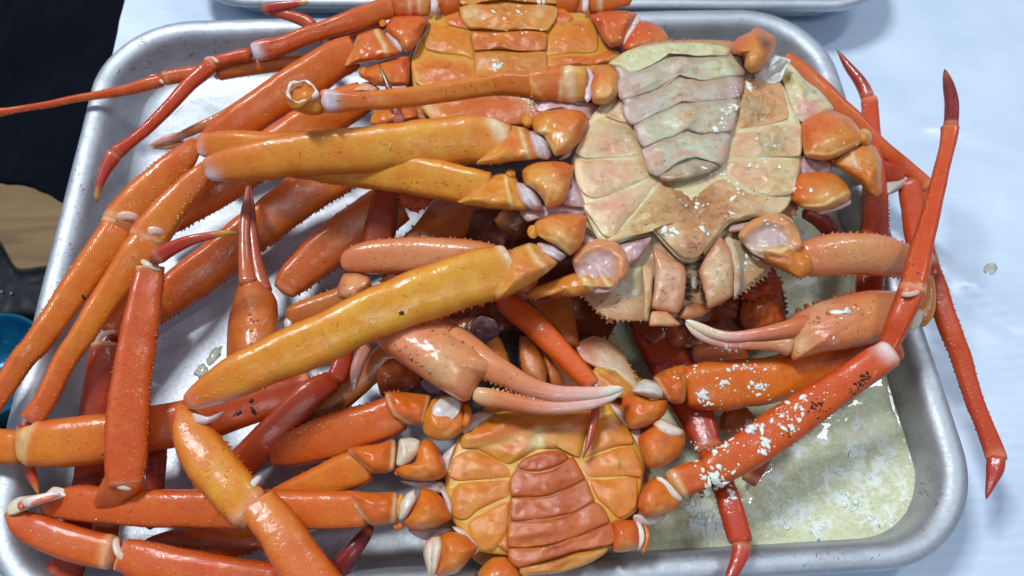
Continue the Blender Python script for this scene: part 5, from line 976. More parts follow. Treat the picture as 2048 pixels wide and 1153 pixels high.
leg(Cc, [
    ('upper_leg', T([(792, 16, 20, 5.1), (765, 20, 21), (700, 44, 21, 5.1), (650, 60, 18), (600, 77, 18, 4.9), (560, 93, 18.5), (520, 102, 20, 4.7), (506, 106, 15, 4.6)], [(0, (208, 108, 58)), (.5, (206, 92, 44)), (1, (202, 82, 46))], edge=(190, 70, 38), flat=.85, cap=(.2, .5), pat=((.965, 80, .045, 65, (226, 216, 212), .95),))),
    ('hip', T([(920, 4, 20, 5.1), (900, 8, 24), (878, 12, 23, 5.1)], (206, 104, 56), flat=.9)),
    ('hip_skin', T([(866, -8, 6, 5.4), (869, 10, 9, 5.6), (866, 30, 6, 5.3)], (214, 196, 190), mat=M_MEMB, flat=.9)),
    ('inner_leg', T([(864, 12, 20, 5.1), (840, 11, 21), (810, 12, 22), (782, 16, 20, 5.1)], [(0, (214, 150, 110)), (.4, (206, 110, 66)), (1, (206, 96, 50))], flat=.9, lips=((.3, .05, .06, .03, (224, 186, 140)), (.55, .04, .04, -.03, (222, 176, 130))))),
    ('knee', T([(505, 110, 14, 4.5), (485, 112, 13.5), (460, 117, 12.5, 4.4), (436, 124, 13), (424, 128, 13, 4.4)], (202, 84, 48), edge=(184, 70, 44), flat=.85)),
    ('ankle_skin', T([(408, 118, 3, 4.7), (424, 117, 4, 4.85), (438, 126, 4, 4.8)], (220, 190, 170), mat=M_MEMB, flat=.9)),
    ('lower_leg', T([(424, 128, 15, 4.4), (412, 140, 16, 4.4), (378, 170, 14, 4.3), (345, 206, 13), (300, 252, 11.5, 4.1), (262, 284, 12), (238, 302, 14.5, 4.0), (230, 308, 12)], [(0, (200, 76, 40)), (1, (188, 58, 34))], edge=(170, 48, 32), flat=.85, ridges=((60, .08, .2),), cap=(.3, .4))),
    ('claw_tip', T([(230, 308, 14, 3.95), (222, 322, 14.5), (210, 342, 11.5, 3.8), (200, 368, 8.5), (194, 392, 5), (195, 405, 1.5, 3.5)], [(0, (190, 74, 46)), (.7, (160, 46, 32)), (.9, (190, 140, 60)), (1, (70, 50, 30))], mat=M_TIP, flat=.8)),
], 'thin last leg with its claw tip over the left wall')
leg(Cc, [
    ('upper_leg', T([(714, 102, 30, 4.9), (698, 108, 34), (655, 130, 38, 4.8), (595, 170, 39, 4.5), (540, 205, 38, 4.2), (480, 246, 35, 3.9), (430, 280, 29, 3.6), (400, 302, 20, 3.5)], [(0, (210, 104, 46)), (.5, (208, 102, 36)), (1, (204, 90, 34))], edge=(200, 88, 36), flat=.7, spines=((0, 24, 2, .3, .9),), pim=((80, 26, 2, .2, .9),), cap=(.2, .5))),
    ('hip', P([(857, 40), (838, 32), (790, 33), (776, 44), (770, 58), (778, 70), (796, 86), (806, 100), (816, 105), (835, 88), (846, 64)], 5.1, h=.8, col=(208, 108, 52), edge=(206, 90, 46), prof=2.2)),
    ('hip_skin', T([(772, 66, 6, 5.3), (786, 78, 8, 5.4), (798, 96, 7, 5.3), (804, 106, 4, 5.2)], (206, 186, 180), mat=M_MEMB, flat=.9)),
    ('hip_knob', B(766, 47, 5.4, 8, 8, col=(208, 110, 50), mat=M_SHELL)),
    ('inner_leg', P([(759, 57), (738, 62), (716, 70), (706, 92), (698, 112), (689, 134), (708, 130), (740, 124), (770, 118), (800, 108), (788, 88), (774, 70)], 5.05, h=.75, col=(208, 104, 50), edge=(206, 110, 56), prof=2.2, lines=[([(752, 60), (768, 90), (776, 118)], 5, .06, (222, 190, 130)), ([(714, 74), (702, 105), (691, 132)], 4, -.1, (214, 180, 120))], patches=[(735, 78, 10, (216, 120, 90), .6)])),
])
leg(Cc, [
    ('upper_leg', T([(735, 190, 30, 4.2), (690, 213, 38, 4.0), (620, 254, 42, 3.7), (509, 326, 41, 3.2), (428, 378, 40, 2.9), (340, 434, 34, 2.6), (300, 460, 24, 2.5)], [(0, (214, 112, 46)), (1, (210, 100, 42))], edge=(204, 88, 38), flat=.62, spines=((0, 10, 3.5, .3, .98),), pim=((80, 24, 2, .1, .9),))),
    ('hip', P([(819, 114), (800, 114), (767, 122), (744, 131), (726, 140), (720, 154), (734, 162), (752, 172), (775, 174), (816, 170), (820, 140)], 4.85, h=.75, col=(210, 112, 50), edge=(206, 96, 46), prof=2.2)),
    ('hip_knob', B(728, 146, 5.1, 11, 12, col=(212, 122, 60), mat=M_SHELL)),
    ('hip_skin', P([(728, 164), (744, 166), (760, 178), (750, 186), (715, 184), (705, 180)], 4.7, h=.3, col=(220, 170, 130), mat=M_MEMB)),
    ('hip', P([(740, 246), (746, 226), (770, 214), (800, 212), (830, 216), (836, 236), (800, 246), (760, 252)], 4.6, h=.6, col=(212, 122, 60), prof=2.2)),
])
SPK = dict(flat=.58, spines=((0, 9, 4.2, .05, .98),), pim=((70, 14, 2.2, .1, .9), (100, 20, 2, .1, .9)))
leg(Cc, [('upper_leg', T([(790, 275, 36, 3.8), (740, 305, 42, 3.4), (675, 346, 43, 3.0), (582, 405, 43, 2.5), (516, 456, 42, 2.2), (443, 514, 42, 2.0), (357, 578, 40, 1.8), (290, 628, 32, 1.8), (262, 650, 20, 1.8)], [(0, (216, 114, 46)), (.5, (214, 106, 42)), (1, (206, 92, 38))], edge=(204, 86, 38), **SPK)),
         ('knee', T([(262, 650, 26, 1.8), (236, 700, 30, 1.9), (215, 760, 28, 1.6)], (186, 70, 36)))])
leg(Cc, [('claw_palm', P([(482, 545), (474, 575), (464, 610), (456, 645), (453, 690), (455, 730), (480, 760), (530, 755), (556, 715), (560, 680), (557, 640), (554, 602), (536, 572), (520, 548), (500, 535)], 3.2, h=.95, bottom=.8, col=(196, 104, 58), edge=(182, 82, 46), prof=2.2, patches=[(510, 570, 26, (190, 112, 66), .7)],
             spots=[(489, 600, 2.6, (206, 120, 76)), (491, 615, 3, (206, 120, 76)), (494, 608, 2.4, (206, 120, 76)), (499, 629, 3.6, (206, 120, 76)), (500, 640, 3, (206, 120, 76)), (506, 643, 2.6, (206, 120, 76)), (492, 655, 3, (206, 120, 76)), (515, 641, 2.6, (206, 120, 76)), (501, 662, 3.6, (206, 120, 76)), (484, 655, 2, (206, 120, 76)), (510, 690, 3, (206, 120, 76)), (502, 688, 3, (206, 120, 76)), (556, 640, 3, (206, 120, 76))])),
         ('upper_leg', T([(800, 400, 44, 3.0), (752, 432, 48, 2.8), (690, 474, 46, 2.5), (630, 520, 40, 2.3), (585, 562, 32, 2.2), (565, 588, 20, 2.2)], [(0, (196, 100, 52)), (1, (196, 94, 50))], edge=(186, 80, 44), flat=.6, spines=((0, 15, 5, .1, .95), (180, 24, 2.5, .1, .9)), pim=((110, 9, 2.6, .1, .9),))),
         ('forearm', T([(720, 592, 26, 3.2), (690, 605, 32, 3.2), (640, 622, 32, 3.1), (596, 634, 27, 3.1), (572, 642, 20, 3.1)], [(0, (200, 120, 70)), (1, (186, 100, 56))], flat=.8, spines=((180, 16, 4, .2, .9),))),
         ('joint_skin', B(577, 647, 3.4, 9, 13, col=(220, 206, 200))),
         ('upper_finger', T([(498, 575, 20, 3.6), (492, 535, 14, 3.7), (489, 490, 11.5, 3.9), (490, 440, 10.5, 4.1), (494, 400, 7), (496, 370, 2.5, 4.3)], [(0, (190, 100, 54)), (.5, (180, 88, 54)), (1, (186, 120, 100))], mat=M_TIP, flat=.9)),
         ('moving_finger', T([(532, 590, 15, 3.3), (520, 555, 15, 3.4), (511, 510, 11, 3.6), (505, 460, 9.5, 3.8), (502, 410, 7), (499, 370, 2.5, 4.2)], [(0, (176, 84, 48)), (.5, (166, 72, 46)), (1, (180, 112, 96))], mat=M_TIP, flat=.9)),
         ], 'brown orange claw standing in the gap, fingers pointing up', name='claw')
leg(Cc, [
    ('hip', T([(1108, 0, 22, 5.0), (1130, 2, 25, 5.0), (1160, 3, 24, 5.0)], (206, 100, 54), flat=.9)),
    ('hip_skin', T([(1168, -8, 6, 5.4), (1171, 8, 8, 5.5), (1168, 26, 6, 5.3)], (214, 198, 194), mat=M_MEMB, flat=.9)),
    ('inner_leg', T([(1175, 4, 24, 5.0), (1210, 4, 20), (1240, 3, 12), (1264, 2, 8, 5.0)], (208, 110, 64), lips=((.25, .05, .05, .02, CREAM),))),
], 'upper right stub at the top edge', name='leg_stub')
leg(Cc, [
    ('inner_leg', P([(1276, 42), (1303, 45), (1324, 57), (1336, 72), (1341, 88), (1310, 94), (1280, 102), (1254, 105), (1244, 96), (1256, 68)], 5.0, h=.75, col=(206, 98, 44), edge=(206, 92, 44), prof=2.2, patches=[(1325, 72, 12, (214, 132, 56), .7)])),
    ('hip', P([(1180, 34), (1195, 26), (1222, 22), (1250, 22), (1274, 28), (1268, 44), (1256, 64), (1243, 90), (1222, 96), (1204, 78), (1192, 54)], 5.1, h=.8, col=(208, 98, 44), edge=(206, 90, 44), prof=2.2)),
    ('hip_skin', T([(1278, 34, 7, 5.4), (1266, 54, 8, 5.5), (1254, 76, 7, 5.4), (1248, 96, 5, 5.3)], (220, 200, 190), mat=M_MEMB, flat=.9)),
], 'right stub against the far rim', name='leg_stub')

# ------------------------------------------------------------------ CRAB D : buried, dark red, legs to the right
D = thing('cooked_crab', W(1480, 640, 2.6), 'dark red crab buried under the pale one, red legs spread right over the rim', 'crab', 'cooked crabs heaped in the tray')
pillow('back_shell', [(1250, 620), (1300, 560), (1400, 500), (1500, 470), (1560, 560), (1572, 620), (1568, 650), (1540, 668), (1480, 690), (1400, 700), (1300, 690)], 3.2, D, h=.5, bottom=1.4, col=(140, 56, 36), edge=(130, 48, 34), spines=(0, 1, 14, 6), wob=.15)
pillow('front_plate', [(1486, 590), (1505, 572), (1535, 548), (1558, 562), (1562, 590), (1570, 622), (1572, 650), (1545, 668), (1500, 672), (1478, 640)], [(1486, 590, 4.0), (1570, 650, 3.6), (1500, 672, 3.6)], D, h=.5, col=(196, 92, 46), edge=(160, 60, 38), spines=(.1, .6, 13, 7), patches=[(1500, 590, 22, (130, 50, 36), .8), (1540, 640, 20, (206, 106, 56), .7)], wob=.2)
pillow('shell_spines', [(1480, 590), (1500, 572), (1525, 562), (1536, 545), (1545, 552), (1562, 568), (1556, 590), (1530, 592), (1500, 604)], 4.5, D, h=.3, col=(180, 70, 42), spines=(0, 1, 14, 9), wob=.25)
pillow('mouth_part', [(1330, 650), (1360, 640), (1380, 655), (1372, 690), (1352, 700), (1335, 685)], 3.6, D, h=.4, col=(170, 80, 60), wob=.3)
R1 = (196, 72, 46)
leg(D, [
    ('lower_leg', T([(1736, 640, 24, 3.7), (1738, 590, 25, 3.8), (1745, 520, 26, 4.0), (1749, 460, 26), (1750, 380, 23, 4.0), (1745, 300, 18.5), (1741, 240, 17, 4.0), (1739, 205, 15.5), (1738, 195, 12)], [(0, (190, 66, 46)), (.4, (196, 74, 52)), (1, (198, 78, 56))], edge=(180, 56, 40), flat=.8, ridges=((70, .07, .2), (115, .06, .2)), spines=((180, 8, 3, .05, .6), (0, 8, 2.6, .05, .7)), pim=((125, 7, 2, .05, .95), (90, 10, 2, .05, .5)), cap=(.2, .4), dens=1.2)),
    ('claw_tip', T([(1736, 198, 12, 4.0), (1729, 180, 12.5), (1716, 158, 11, 4.2), (1700, 138, 9), (1686, 118, 5.5), (1674, 100, 1.2, 4.4)], [(0, (186, 70, 50)), (.3, (160, 44, 34)), (.85, (150, 50, 36)), (.93, (150, 110, 50)), (1, (60, 50, 34))], mat=M_TIP, flat=.8)),
    ('knee', T([(1736, 640, 26, 3.6), (1730, 690, 28, 3.2), (1700, 750, 26, 2.6)], (176, 60, 40))),
], 'upright red leg with dark claw tip nearest the pale crab')
leg(D, [
    ('upper_leg', T([(1560, 120, 22, 4.6), (1610, 160, 26, 4.4), (1655, 203, 26), (1710, 248, 21, 4.2), (1765, 297, 15.5), (1815, 337, 14.5, 4.1), (1852, 370, 15, 4.1), (1862, 380, 10)], [(0, (210, 110, 70)), (.5, (208, 96, 56)), (1, (198, 82, 50))], edge=(186, 68, 44), flat=.85, cap=(.4, .5))),
    ('lower_leg', T([(1850, 384, 12, 4.0), (1846, 412, 13, 4.0), (1842, 450, 14, 4.0)], (196, 74, 48))),
    ('claw_tip', T([(1858, 413, 8, 4.3), (1845, 420, 6, 4.4), (1828, 423, 1.5, 4.5)], [(0, (186, 110, 70)), (1, (120, 90, 60))], mat=M_TIP)),
], 'thin slanting leg behind the torn shell edge')
leg(D, [
    ('lower_leg', T([(1815, 358, 18, 4.2), (1821, 385, 22, 4.1), (1828, 430, 22, 4.2), (1840, 490, 24, 4.3), (1858, 545, 23, 4.2), (1868, 562, 20), (1890, 630, 20.5, 3.8), (1908, 680, 20), (1921, 712, 19.5, 3.5), (1948, 800, 17, 3.2), (1968, 850, 17), (1984, 890, 18.5, 2.9), (1993, 918, 18, 2.8), (1994, 926, 15, 2.8)], [(0, (190, 74, 54)), (.3, (198, 76, 50)), (1, (198, 68, 44))], edge=(180, 54, 38), flat=.8, ridges=((70, .08, .2), (120, .07, .2)), spines=((0, 12, 2.4, .3, .9), (180, 14, 2, .1, .9)), pim=((80, 9, 2, .3, .95),), cap=(.4, .4), lips=((.345, .012, .06, .01, (220, 150, 110)),), dens=1.2)),
    ('upper_leg', T([(1640, 300, 22, 3.9), (1700, 322, 22, 3.8), (1770, 345, 22, 3.8), (1812, 350, 18, 3.9)], (184, 66, 46))),
    ('knee_skin', P([(1772, 366), (1795, 362), (1817, 356), (1806, 374), (1790, 386), (1772, 390)], 4.2, h=.3, col=(206, 196, 186), mat=M_MEMB)),
    ('claw_tip', T([(1993, 916, 16, 2.85), (1990, 938, 16), (1984, 960, 11, 2.7), (1977, 982, 6), (1972, 1000, 1.2, 2.6)], [(0, (196, 70, 46)), (.15, (190, 62, 40)), (1, (150, 40, 34))], mat=M_TIP, ridges=((90, -.12, .2),), flat=.8)),
], 'long outer right leg lying down past the tray rim')
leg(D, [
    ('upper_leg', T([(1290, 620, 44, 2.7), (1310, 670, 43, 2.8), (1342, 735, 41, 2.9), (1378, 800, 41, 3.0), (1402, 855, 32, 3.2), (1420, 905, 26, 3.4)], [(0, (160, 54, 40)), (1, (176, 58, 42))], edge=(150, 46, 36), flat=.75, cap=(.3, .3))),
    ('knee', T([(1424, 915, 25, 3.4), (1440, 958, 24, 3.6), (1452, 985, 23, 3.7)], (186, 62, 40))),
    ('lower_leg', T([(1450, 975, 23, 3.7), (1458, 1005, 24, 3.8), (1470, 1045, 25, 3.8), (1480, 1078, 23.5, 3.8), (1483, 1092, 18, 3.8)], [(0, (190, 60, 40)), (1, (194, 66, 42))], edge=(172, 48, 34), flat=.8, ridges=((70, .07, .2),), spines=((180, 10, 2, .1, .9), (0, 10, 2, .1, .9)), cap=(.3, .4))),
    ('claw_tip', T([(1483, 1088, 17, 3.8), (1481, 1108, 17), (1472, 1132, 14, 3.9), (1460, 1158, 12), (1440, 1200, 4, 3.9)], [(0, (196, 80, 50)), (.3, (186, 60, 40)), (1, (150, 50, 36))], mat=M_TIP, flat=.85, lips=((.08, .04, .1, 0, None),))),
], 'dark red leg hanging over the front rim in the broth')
leg(D, [
    ('lower_leg', T([(1004, 598, 22, 4.6), (1030, 618, 25, 4.8), (1070, 652, 26, 5.0), (1112, 694, 24, 5.0), (1155, 740, 21, 5.0), (1180, 766, 18, 5.0), (1188, 775, 14, 5.0)], [(0, (190, 66, 34)), (.35, (212, 86, 24)), (1, (218, 92, 30))], edge=(196, 70, 26), flat=.85, ridges=((70, .06, .2),), pim=((100, 22, 2, .4, .95),), cap=(.3, .5))),
    ('ankle_skin', B(1193, 772, 5.2, 6, 7, col=(214, 180, 160))),
    ('claw_tip', T([(1188, 778, 9, 4.9), (1192, 810, 8.5, 4.95), (1187, 845, 9.5, 4.95), (1179, 880, 6.5), (1170, 905, 3.2), (1165, 918, 1, 4.95)], [(0, (170, 70, 40)), (.4, (186, 80, 40)), (.85, (150, 60, 34)), (1, (110, 80, 40))], mat=M_TIP, flat=.85)),
], 'bright orange leg with a thin claw tip ending on the front crab')
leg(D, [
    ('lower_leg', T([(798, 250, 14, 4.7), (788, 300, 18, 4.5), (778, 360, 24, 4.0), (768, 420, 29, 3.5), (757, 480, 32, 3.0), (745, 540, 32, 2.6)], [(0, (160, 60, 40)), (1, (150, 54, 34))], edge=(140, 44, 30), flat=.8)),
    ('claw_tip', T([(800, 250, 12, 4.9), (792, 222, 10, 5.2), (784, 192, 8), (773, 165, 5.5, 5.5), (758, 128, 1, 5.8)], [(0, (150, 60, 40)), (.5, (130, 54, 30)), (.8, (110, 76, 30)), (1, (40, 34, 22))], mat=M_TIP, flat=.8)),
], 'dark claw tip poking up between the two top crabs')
leg(D, [
    ('upper_leg', T([(1440, 835, 26, 2.6), (1470, 842, 28, 2.6), (1500, 820, 26, 2.6)], (196, 110, 64), flat=.6)),
    ('lower_leg', T([(1480, 690, 34, 3.2), (1440, 715, 34, 3.2), (1380, 720, 26, 3.2)], (186, 90, 56), flat=.6)),
    ('knee', T([(1520, 880, 20, 2.4), (1555, 860, 18, 2.6), (1500, 960, 16, 2.0)], (160, 60, 40))),
    ('claw_tip', T([(1610, 425, 13, 4.0), (1640, 440, 17, 3.8), (1668, 470, 16, 3.4)], (150, 50, 36), mat=M_TIP)),
], 'short flat pieces of leg under the front right leg')

# ------------------------------------------------------------------ CRAB F : buried, left legs underneath
Fc = thing('cooked_crab', W(880, 520, 2.0), 'shaded crab at the bottom of the heap, brown shell showing in the gaps', 'crab', 'cooked crabs heaped in the tray')
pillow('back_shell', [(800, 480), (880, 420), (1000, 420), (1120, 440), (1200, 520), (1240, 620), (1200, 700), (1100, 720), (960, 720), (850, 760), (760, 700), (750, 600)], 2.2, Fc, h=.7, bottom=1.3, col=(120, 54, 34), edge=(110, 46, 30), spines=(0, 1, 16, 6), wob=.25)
pillow('shell_lobe', [(812, 476), (838, 440), (872, 400), (945, 400), (944, 436), (926, 480), (880, 486), (840, 484)], 3.5, Fc, h=.25, col=(180, 92, 58), edge=(170, 84, 50), wob=.08)
pillow('shell_lobe', [(1062, 606), (1100, 592), (1140, 590), (1152, 640), (1158, 690), (1130, 690), (1100, 660), (1080, 640)], 4.0, Fc, h=.45, col=(190, 100, 58), edge=(176, 80, 46))
pillow('shell_lobe', [(796, 386), (830, 372), (862, 392), (856, 412), (830, 424), (806, 412)], 4.3, Fc, h=.3, col=(190, 76, 38), spines=(0, 1, 12, 7), wob=.3)
pillow('shell_lobe', [(752, 752), (772, 722), (810, 715), (845, 740), (838, 775), (800, 800), (765, 800)], 2.9, Fc, h=.4, col=(160, 72, 40), wob=.1)
pillow('gill_skin', [(840, 766), (858, 752), (900, 762), (935, 780), (930, 795), (890, 792), (855, 785)], 3.4, Fc, h=.25, col=(150, 120, 130), mat=M_MEMB, wob=.4)
pillow('gill_skin', [(935, 655), (960, 632), (990, 640), (1000, 668), (975, 690), (945, 685)], 3.8, Fc, h=.2, col=(130, 96, 96), mat=M_MEMB, wob=.4)
leg(Fc, [('upper_leg', T([(1060, 410, 30, 4.4), (1030, 440, 32, 4.0), (1010, 470, 30, 3.6)], (150, 90, 66), flat=.6, spines=((180, 12, 4, .1, .9),)))])
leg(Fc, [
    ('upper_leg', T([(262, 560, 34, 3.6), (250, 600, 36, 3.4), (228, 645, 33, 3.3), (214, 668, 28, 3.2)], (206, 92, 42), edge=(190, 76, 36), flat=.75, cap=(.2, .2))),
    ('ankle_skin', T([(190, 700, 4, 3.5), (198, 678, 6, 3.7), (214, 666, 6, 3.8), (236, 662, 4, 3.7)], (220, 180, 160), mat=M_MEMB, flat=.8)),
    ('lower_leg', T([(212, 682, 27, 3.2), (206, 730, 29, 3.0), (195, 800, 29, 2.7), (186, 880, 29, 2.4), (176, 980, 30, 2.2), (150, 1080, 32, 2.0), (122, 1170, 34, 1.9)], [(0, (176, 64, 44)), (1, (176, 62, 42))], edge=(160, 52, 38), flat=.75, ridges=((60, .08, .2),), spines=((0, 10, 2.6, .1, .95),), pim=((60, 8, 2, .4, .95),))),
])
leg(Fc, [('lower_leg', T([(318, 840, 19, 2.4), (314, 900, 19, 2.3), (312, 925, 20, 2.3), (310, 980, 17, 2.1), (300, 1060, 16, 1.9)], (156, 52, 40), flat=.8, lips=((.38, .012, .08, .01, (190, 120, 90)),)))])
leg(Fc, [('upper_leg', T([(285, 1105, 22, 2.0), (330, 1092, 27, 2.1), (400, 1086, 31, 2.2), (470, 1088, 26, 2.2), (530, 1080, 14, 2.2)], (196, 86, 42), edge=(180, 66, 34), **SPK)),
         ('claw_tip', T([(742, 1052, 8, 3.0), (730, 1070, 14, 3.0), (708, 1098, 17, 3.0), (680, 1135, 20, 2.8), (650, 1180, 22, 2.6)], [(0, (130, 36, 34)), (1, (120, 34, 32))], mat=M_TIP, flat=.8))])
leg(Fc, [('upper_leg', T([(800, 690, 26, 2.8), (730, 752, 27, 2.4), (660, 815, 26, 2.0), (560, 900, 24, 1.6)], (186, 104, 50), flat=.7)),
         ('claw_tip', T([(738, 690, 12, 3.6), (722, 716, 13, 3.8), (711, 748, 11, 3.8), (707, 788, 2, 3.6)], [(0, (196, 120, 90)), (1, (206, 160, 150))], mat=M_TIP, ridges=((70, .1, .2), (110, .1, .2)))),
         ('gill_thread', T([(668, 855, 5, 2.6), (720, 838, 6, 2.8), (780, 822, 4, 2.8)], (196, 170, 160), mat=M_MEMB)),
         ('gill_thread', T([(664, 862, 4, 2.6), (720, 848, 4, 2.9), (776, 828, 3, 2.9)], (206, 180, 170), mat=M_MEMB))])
leg(Fc, [('claw_palm', T([(500, 200, 12, 2.6), (450, 232, 12, 2.6), (400, 255, 10, 2.6), (362, 272, 9, 2.5)], [(0, (196, 90, 56)), (1, (206, 130, 104))], flat=.8)),
         ('upper_finger', T([(372, 270, 9, 2.6), (335, 279, 8), (312, 287, 5), (298, 292, 1.5, 2.5)], [(0, (210, 134, 110)), (.8, (216, 160, 140)), (1, (200, 170, 90))], mat=M_TIP)),
         ('moving_finger', T([(372, 286, 8, 2.2), (335, 294, 6), (312, 295, 4), (299, 294, 1.5, 2.3)], [(0, (200, 120, 90)), (1, (210, 180, 110))], mat=M_TIP))],
    'small slim claw with pale tip on the tray floor, upper left', name='claw')

# ------------------------------------------------------------------ loose legs
def loose(loc, label, segs):
    t = thing('crab_leg', loc, label, 'crab leg')
    for nm, fn in segs: fn(nm, t)
    return t
loose(W(265, 760, 5), 'upright flat leg with serrated edges, claw tip bent right at its top', [
    ('lower_leg', T([(301, 530, 25, 6.6), (300, 545, 27, 6.5), (290, 600, 31, 6.3), (276, 680, 35, 6.0), (265, 745, 37, 5.8), (256, 830, 40, 5.5), (254, 890, 39, 5.3), (252, 940, 37, 5.1), (252, 968, 31, 5.0), (252, 976, 24)], [(0, (190, 96, 44)), (.1, (200, 82, 32)), (.6, (206, 86, 30)), (1, (206, 88, 34))], edge=(178, 62, 32), flat=.5, ex=3.2, ridges=((70, .04, .2), (110, .04, .2)), spines=((0, 6, 2.6, .05, .97), (180, 10, 2.2, .05, .97)), pim=((88, 11, 2, .03, .95), (76, 14, 1.8, .05, .9), (30, 7, 1.8, .2, .98)), cap=(.2, .4), dens=1.3)),
    ('joint_skin', T([(282, 520, 5, 6.9), (296, 530, 7, 6.95), (322, 541, 4, 6.8)], (216, 206, 180), mat=M_MEMB, flat=.9)),
    ('joint_skin', B(306, 526, 6.9, 13, 7, ang=30, col=(150, 110, 60))),
    ('claw_tip', T([(303, 524, 9, 7.0), (318, 512, 16, 7.1), (350, 494, 14, 7.3), (385, 480, 10.5, 7.5), (420, 472, 8), (452, 466, 5, 7.5), (482, 466, 1, 7.4)], [(0, (150, 60, 30)), (.2, (176, 52, 32)), (.7, (176, 58, 30)), (.85, (206, 150, 50)), (1, (110, 76, 30))], mat=M_TIP, flat=.75, ridges=((80, -.08, .15),))),
    ('ankle_skin', T([(217, 922, 6, 5.0), (226, 948, 9, 5.2), (240, 970, 10, 5.3), (272, 977, 6, 5.1)], (222, 200, 184), mat=M_MEMB, flat=.8)),
    ('knee', T([(252, 958, 38, 4.9), (236, 975, 32, 4.7), (222, 1000, 28, 4.3), (214, 1040, 26, 3.0), (210, 1090, 24, 2.6)], [(0, (200, 88, 36)), (1, (190, 84, 40))], flat=.7, spines=((180, 9, 3, .1, .6),), cap=(.3, .3))),
])
loose(W(200, 880, 3), 'thick orange leg coming in from the left edge under the upright one', [
    ('inner_leg', T([(-70, 886, 30, 3.8), (-20, 892, 33, 3.9), (20, 895, 35, 4.0), (50, 893, 34, 4.0)], (214, 116, 46), edge=(206, 96, 40), flat=.8)),
    ('upper_leg', T([(28, 900, 26, 3.95), (55, 892, 41, 4.0), (120, 886, 49, 4.0), (216, 876, 48, 3.9), (295, 860, 46, 3.7), (350, 849, 44, 3.6), (430, 832, 42, 3.4), (500, 812, 38, 3.2), (570, 790, 33, 3.1), (630, 768, 26, 3.0)], [(0, (216, 128, 54)), (.3, (214, 108, 36)), (.5, (202, 84, 36)), (1, (166, 60, 38))], edge=(196, 82, 36), flat=.7, ridges=((60, .04, .3),), pim=((85, 18, 2, .1, .6), (60, 26, 2, .1, .6)), lips=((.045, .012, -.05, -.02, (214, 180, 120)), (.065, .012, .04, -.02, (216, 170, 110))), cap=(.4, .4), dens=1.2)),
    ('knee_skin', B(628, 764, 3.5, 10, 13, ang=-20, col=(196, 180, 190))),
    ('knee_skin', B(650, 753, 3.4, 18, 8, ang=30, col=(214, 204, 200))),
    ('knee', T([(655, 768, 24, 3.1), (622, 788, 29, 3.2), (580, 828, 31, 3.0), (530, 882, 33, 2.7), (470, 940, 32, 2.3), (410, 990, 28, 2.0)], [(0, (170, 56, 36)), (1, (190, 80, 40))], edge=(150, 48, 34), flat=.7, spines=((0, 26, 2, .1, .9),))),
    ('lower_leg', T([(690, 690, 18, 3.2), (684, 730, 20, 3.2), (668, 766, 20, 3.1)], (170, 54, 36))),
])
loose(W(660, 60, 4), 'thin folded leg with small raised claw tip at the far rim', [
    ('upper_leg', T([(775, 48, 8, 4.3), (740, 58, 10, 4.3), (700, 70, 12, 4.2), (665, 82, 12.5, 4.1), (648, 86, 10, 4.1)], (204, 96, 60), edge=(190, 80, 50))),
    ('joint_skin', B(652, 83, 4.5, 7, 6, col=(222, 200, 180))),
    ('knee', T([(648, 84, 10, 4.0), (634, 66, 10, 4.0), (622, 50, 12, 4.0)], (176, 66, 54))),
    ('lower_leg', T([(630, 56, 11, 4.1), (612, 44, 13, 4.1), (585, 34, 11), (555, 27, 8.5), (535, 25, 7, 4.2)], (182, 76, 66), edge=(150, 50, 46))),
    ('claw_tip', T([(527, 20, 9, 4.3), (540, 17, 11), (565, 13, 10, 4.5), (590, 9, 7.5), (608, 6, 5), (618, 5, 1.2, 4.8)], [(0, (170, 60, 50)), (.75, (176, 66, 56)), (.9, (206, 166, 80)), (1, (110, 90, 50))], mat=M_TIP)),
])
loose(W(300, 160, 3.5), 'long slender leg reaching out past the left rim over the black cloth', [
    ('upper_leg', T([(720, 132, 12, 3.6), (620, 126, 15, 3.7), (560, 128, 16), (500, 136, 15.5, 3.7), (450, 147, 12.5), (432, 152, 11, 3.7)], [(0, (206, 110, 54)), (1, (206, 108, 60))], edge=(190, 84, 44), flat=.85, spines=((0, 12, 1.8, .3, .9),))),
    ('knee_skin', B(436, 150, 4.0, 10, 10, col=(222, 190, 150))),
    ('knee', T([(428, 142, 11, 3.7), (400, 146, 14, 3.8), (360, 152, 14.5), (328, 158, 14, 3.9)], (206, 96, 48), edge=(190, 76, 40))),
    ('ankle_skin', T([(298, 152, 3, 4.1), (312, 154, 4, 4.3), (328, 168, 4, 4.2)], (226, 190, 160), mat=M_MEMB, flat=.9)),
    ('lower_leg', T([(328, 160, 13, 3.9), (300, 168, 13.5, 3.9), (250, 181, 10.5, 3.8), (200, 190, 8.5), (150, 198, 7.5, 3.7), (100, 209, 7), (50, 217, 6.5, 3.6), (15, 223, 7.5), (-5, 226, 9, 3.6), (-30, 230, 8)], [(0, (206, 92, 44)), (1, (196, 70, 42))], edge=(180, 60, 36), flat=.85, pim=((40, 5, 1.6, .05, .95), (60, 6, 1.4, .05, .9)), spines=((0, 8, 1.6, .05, .5),), dens=1.3)),
])

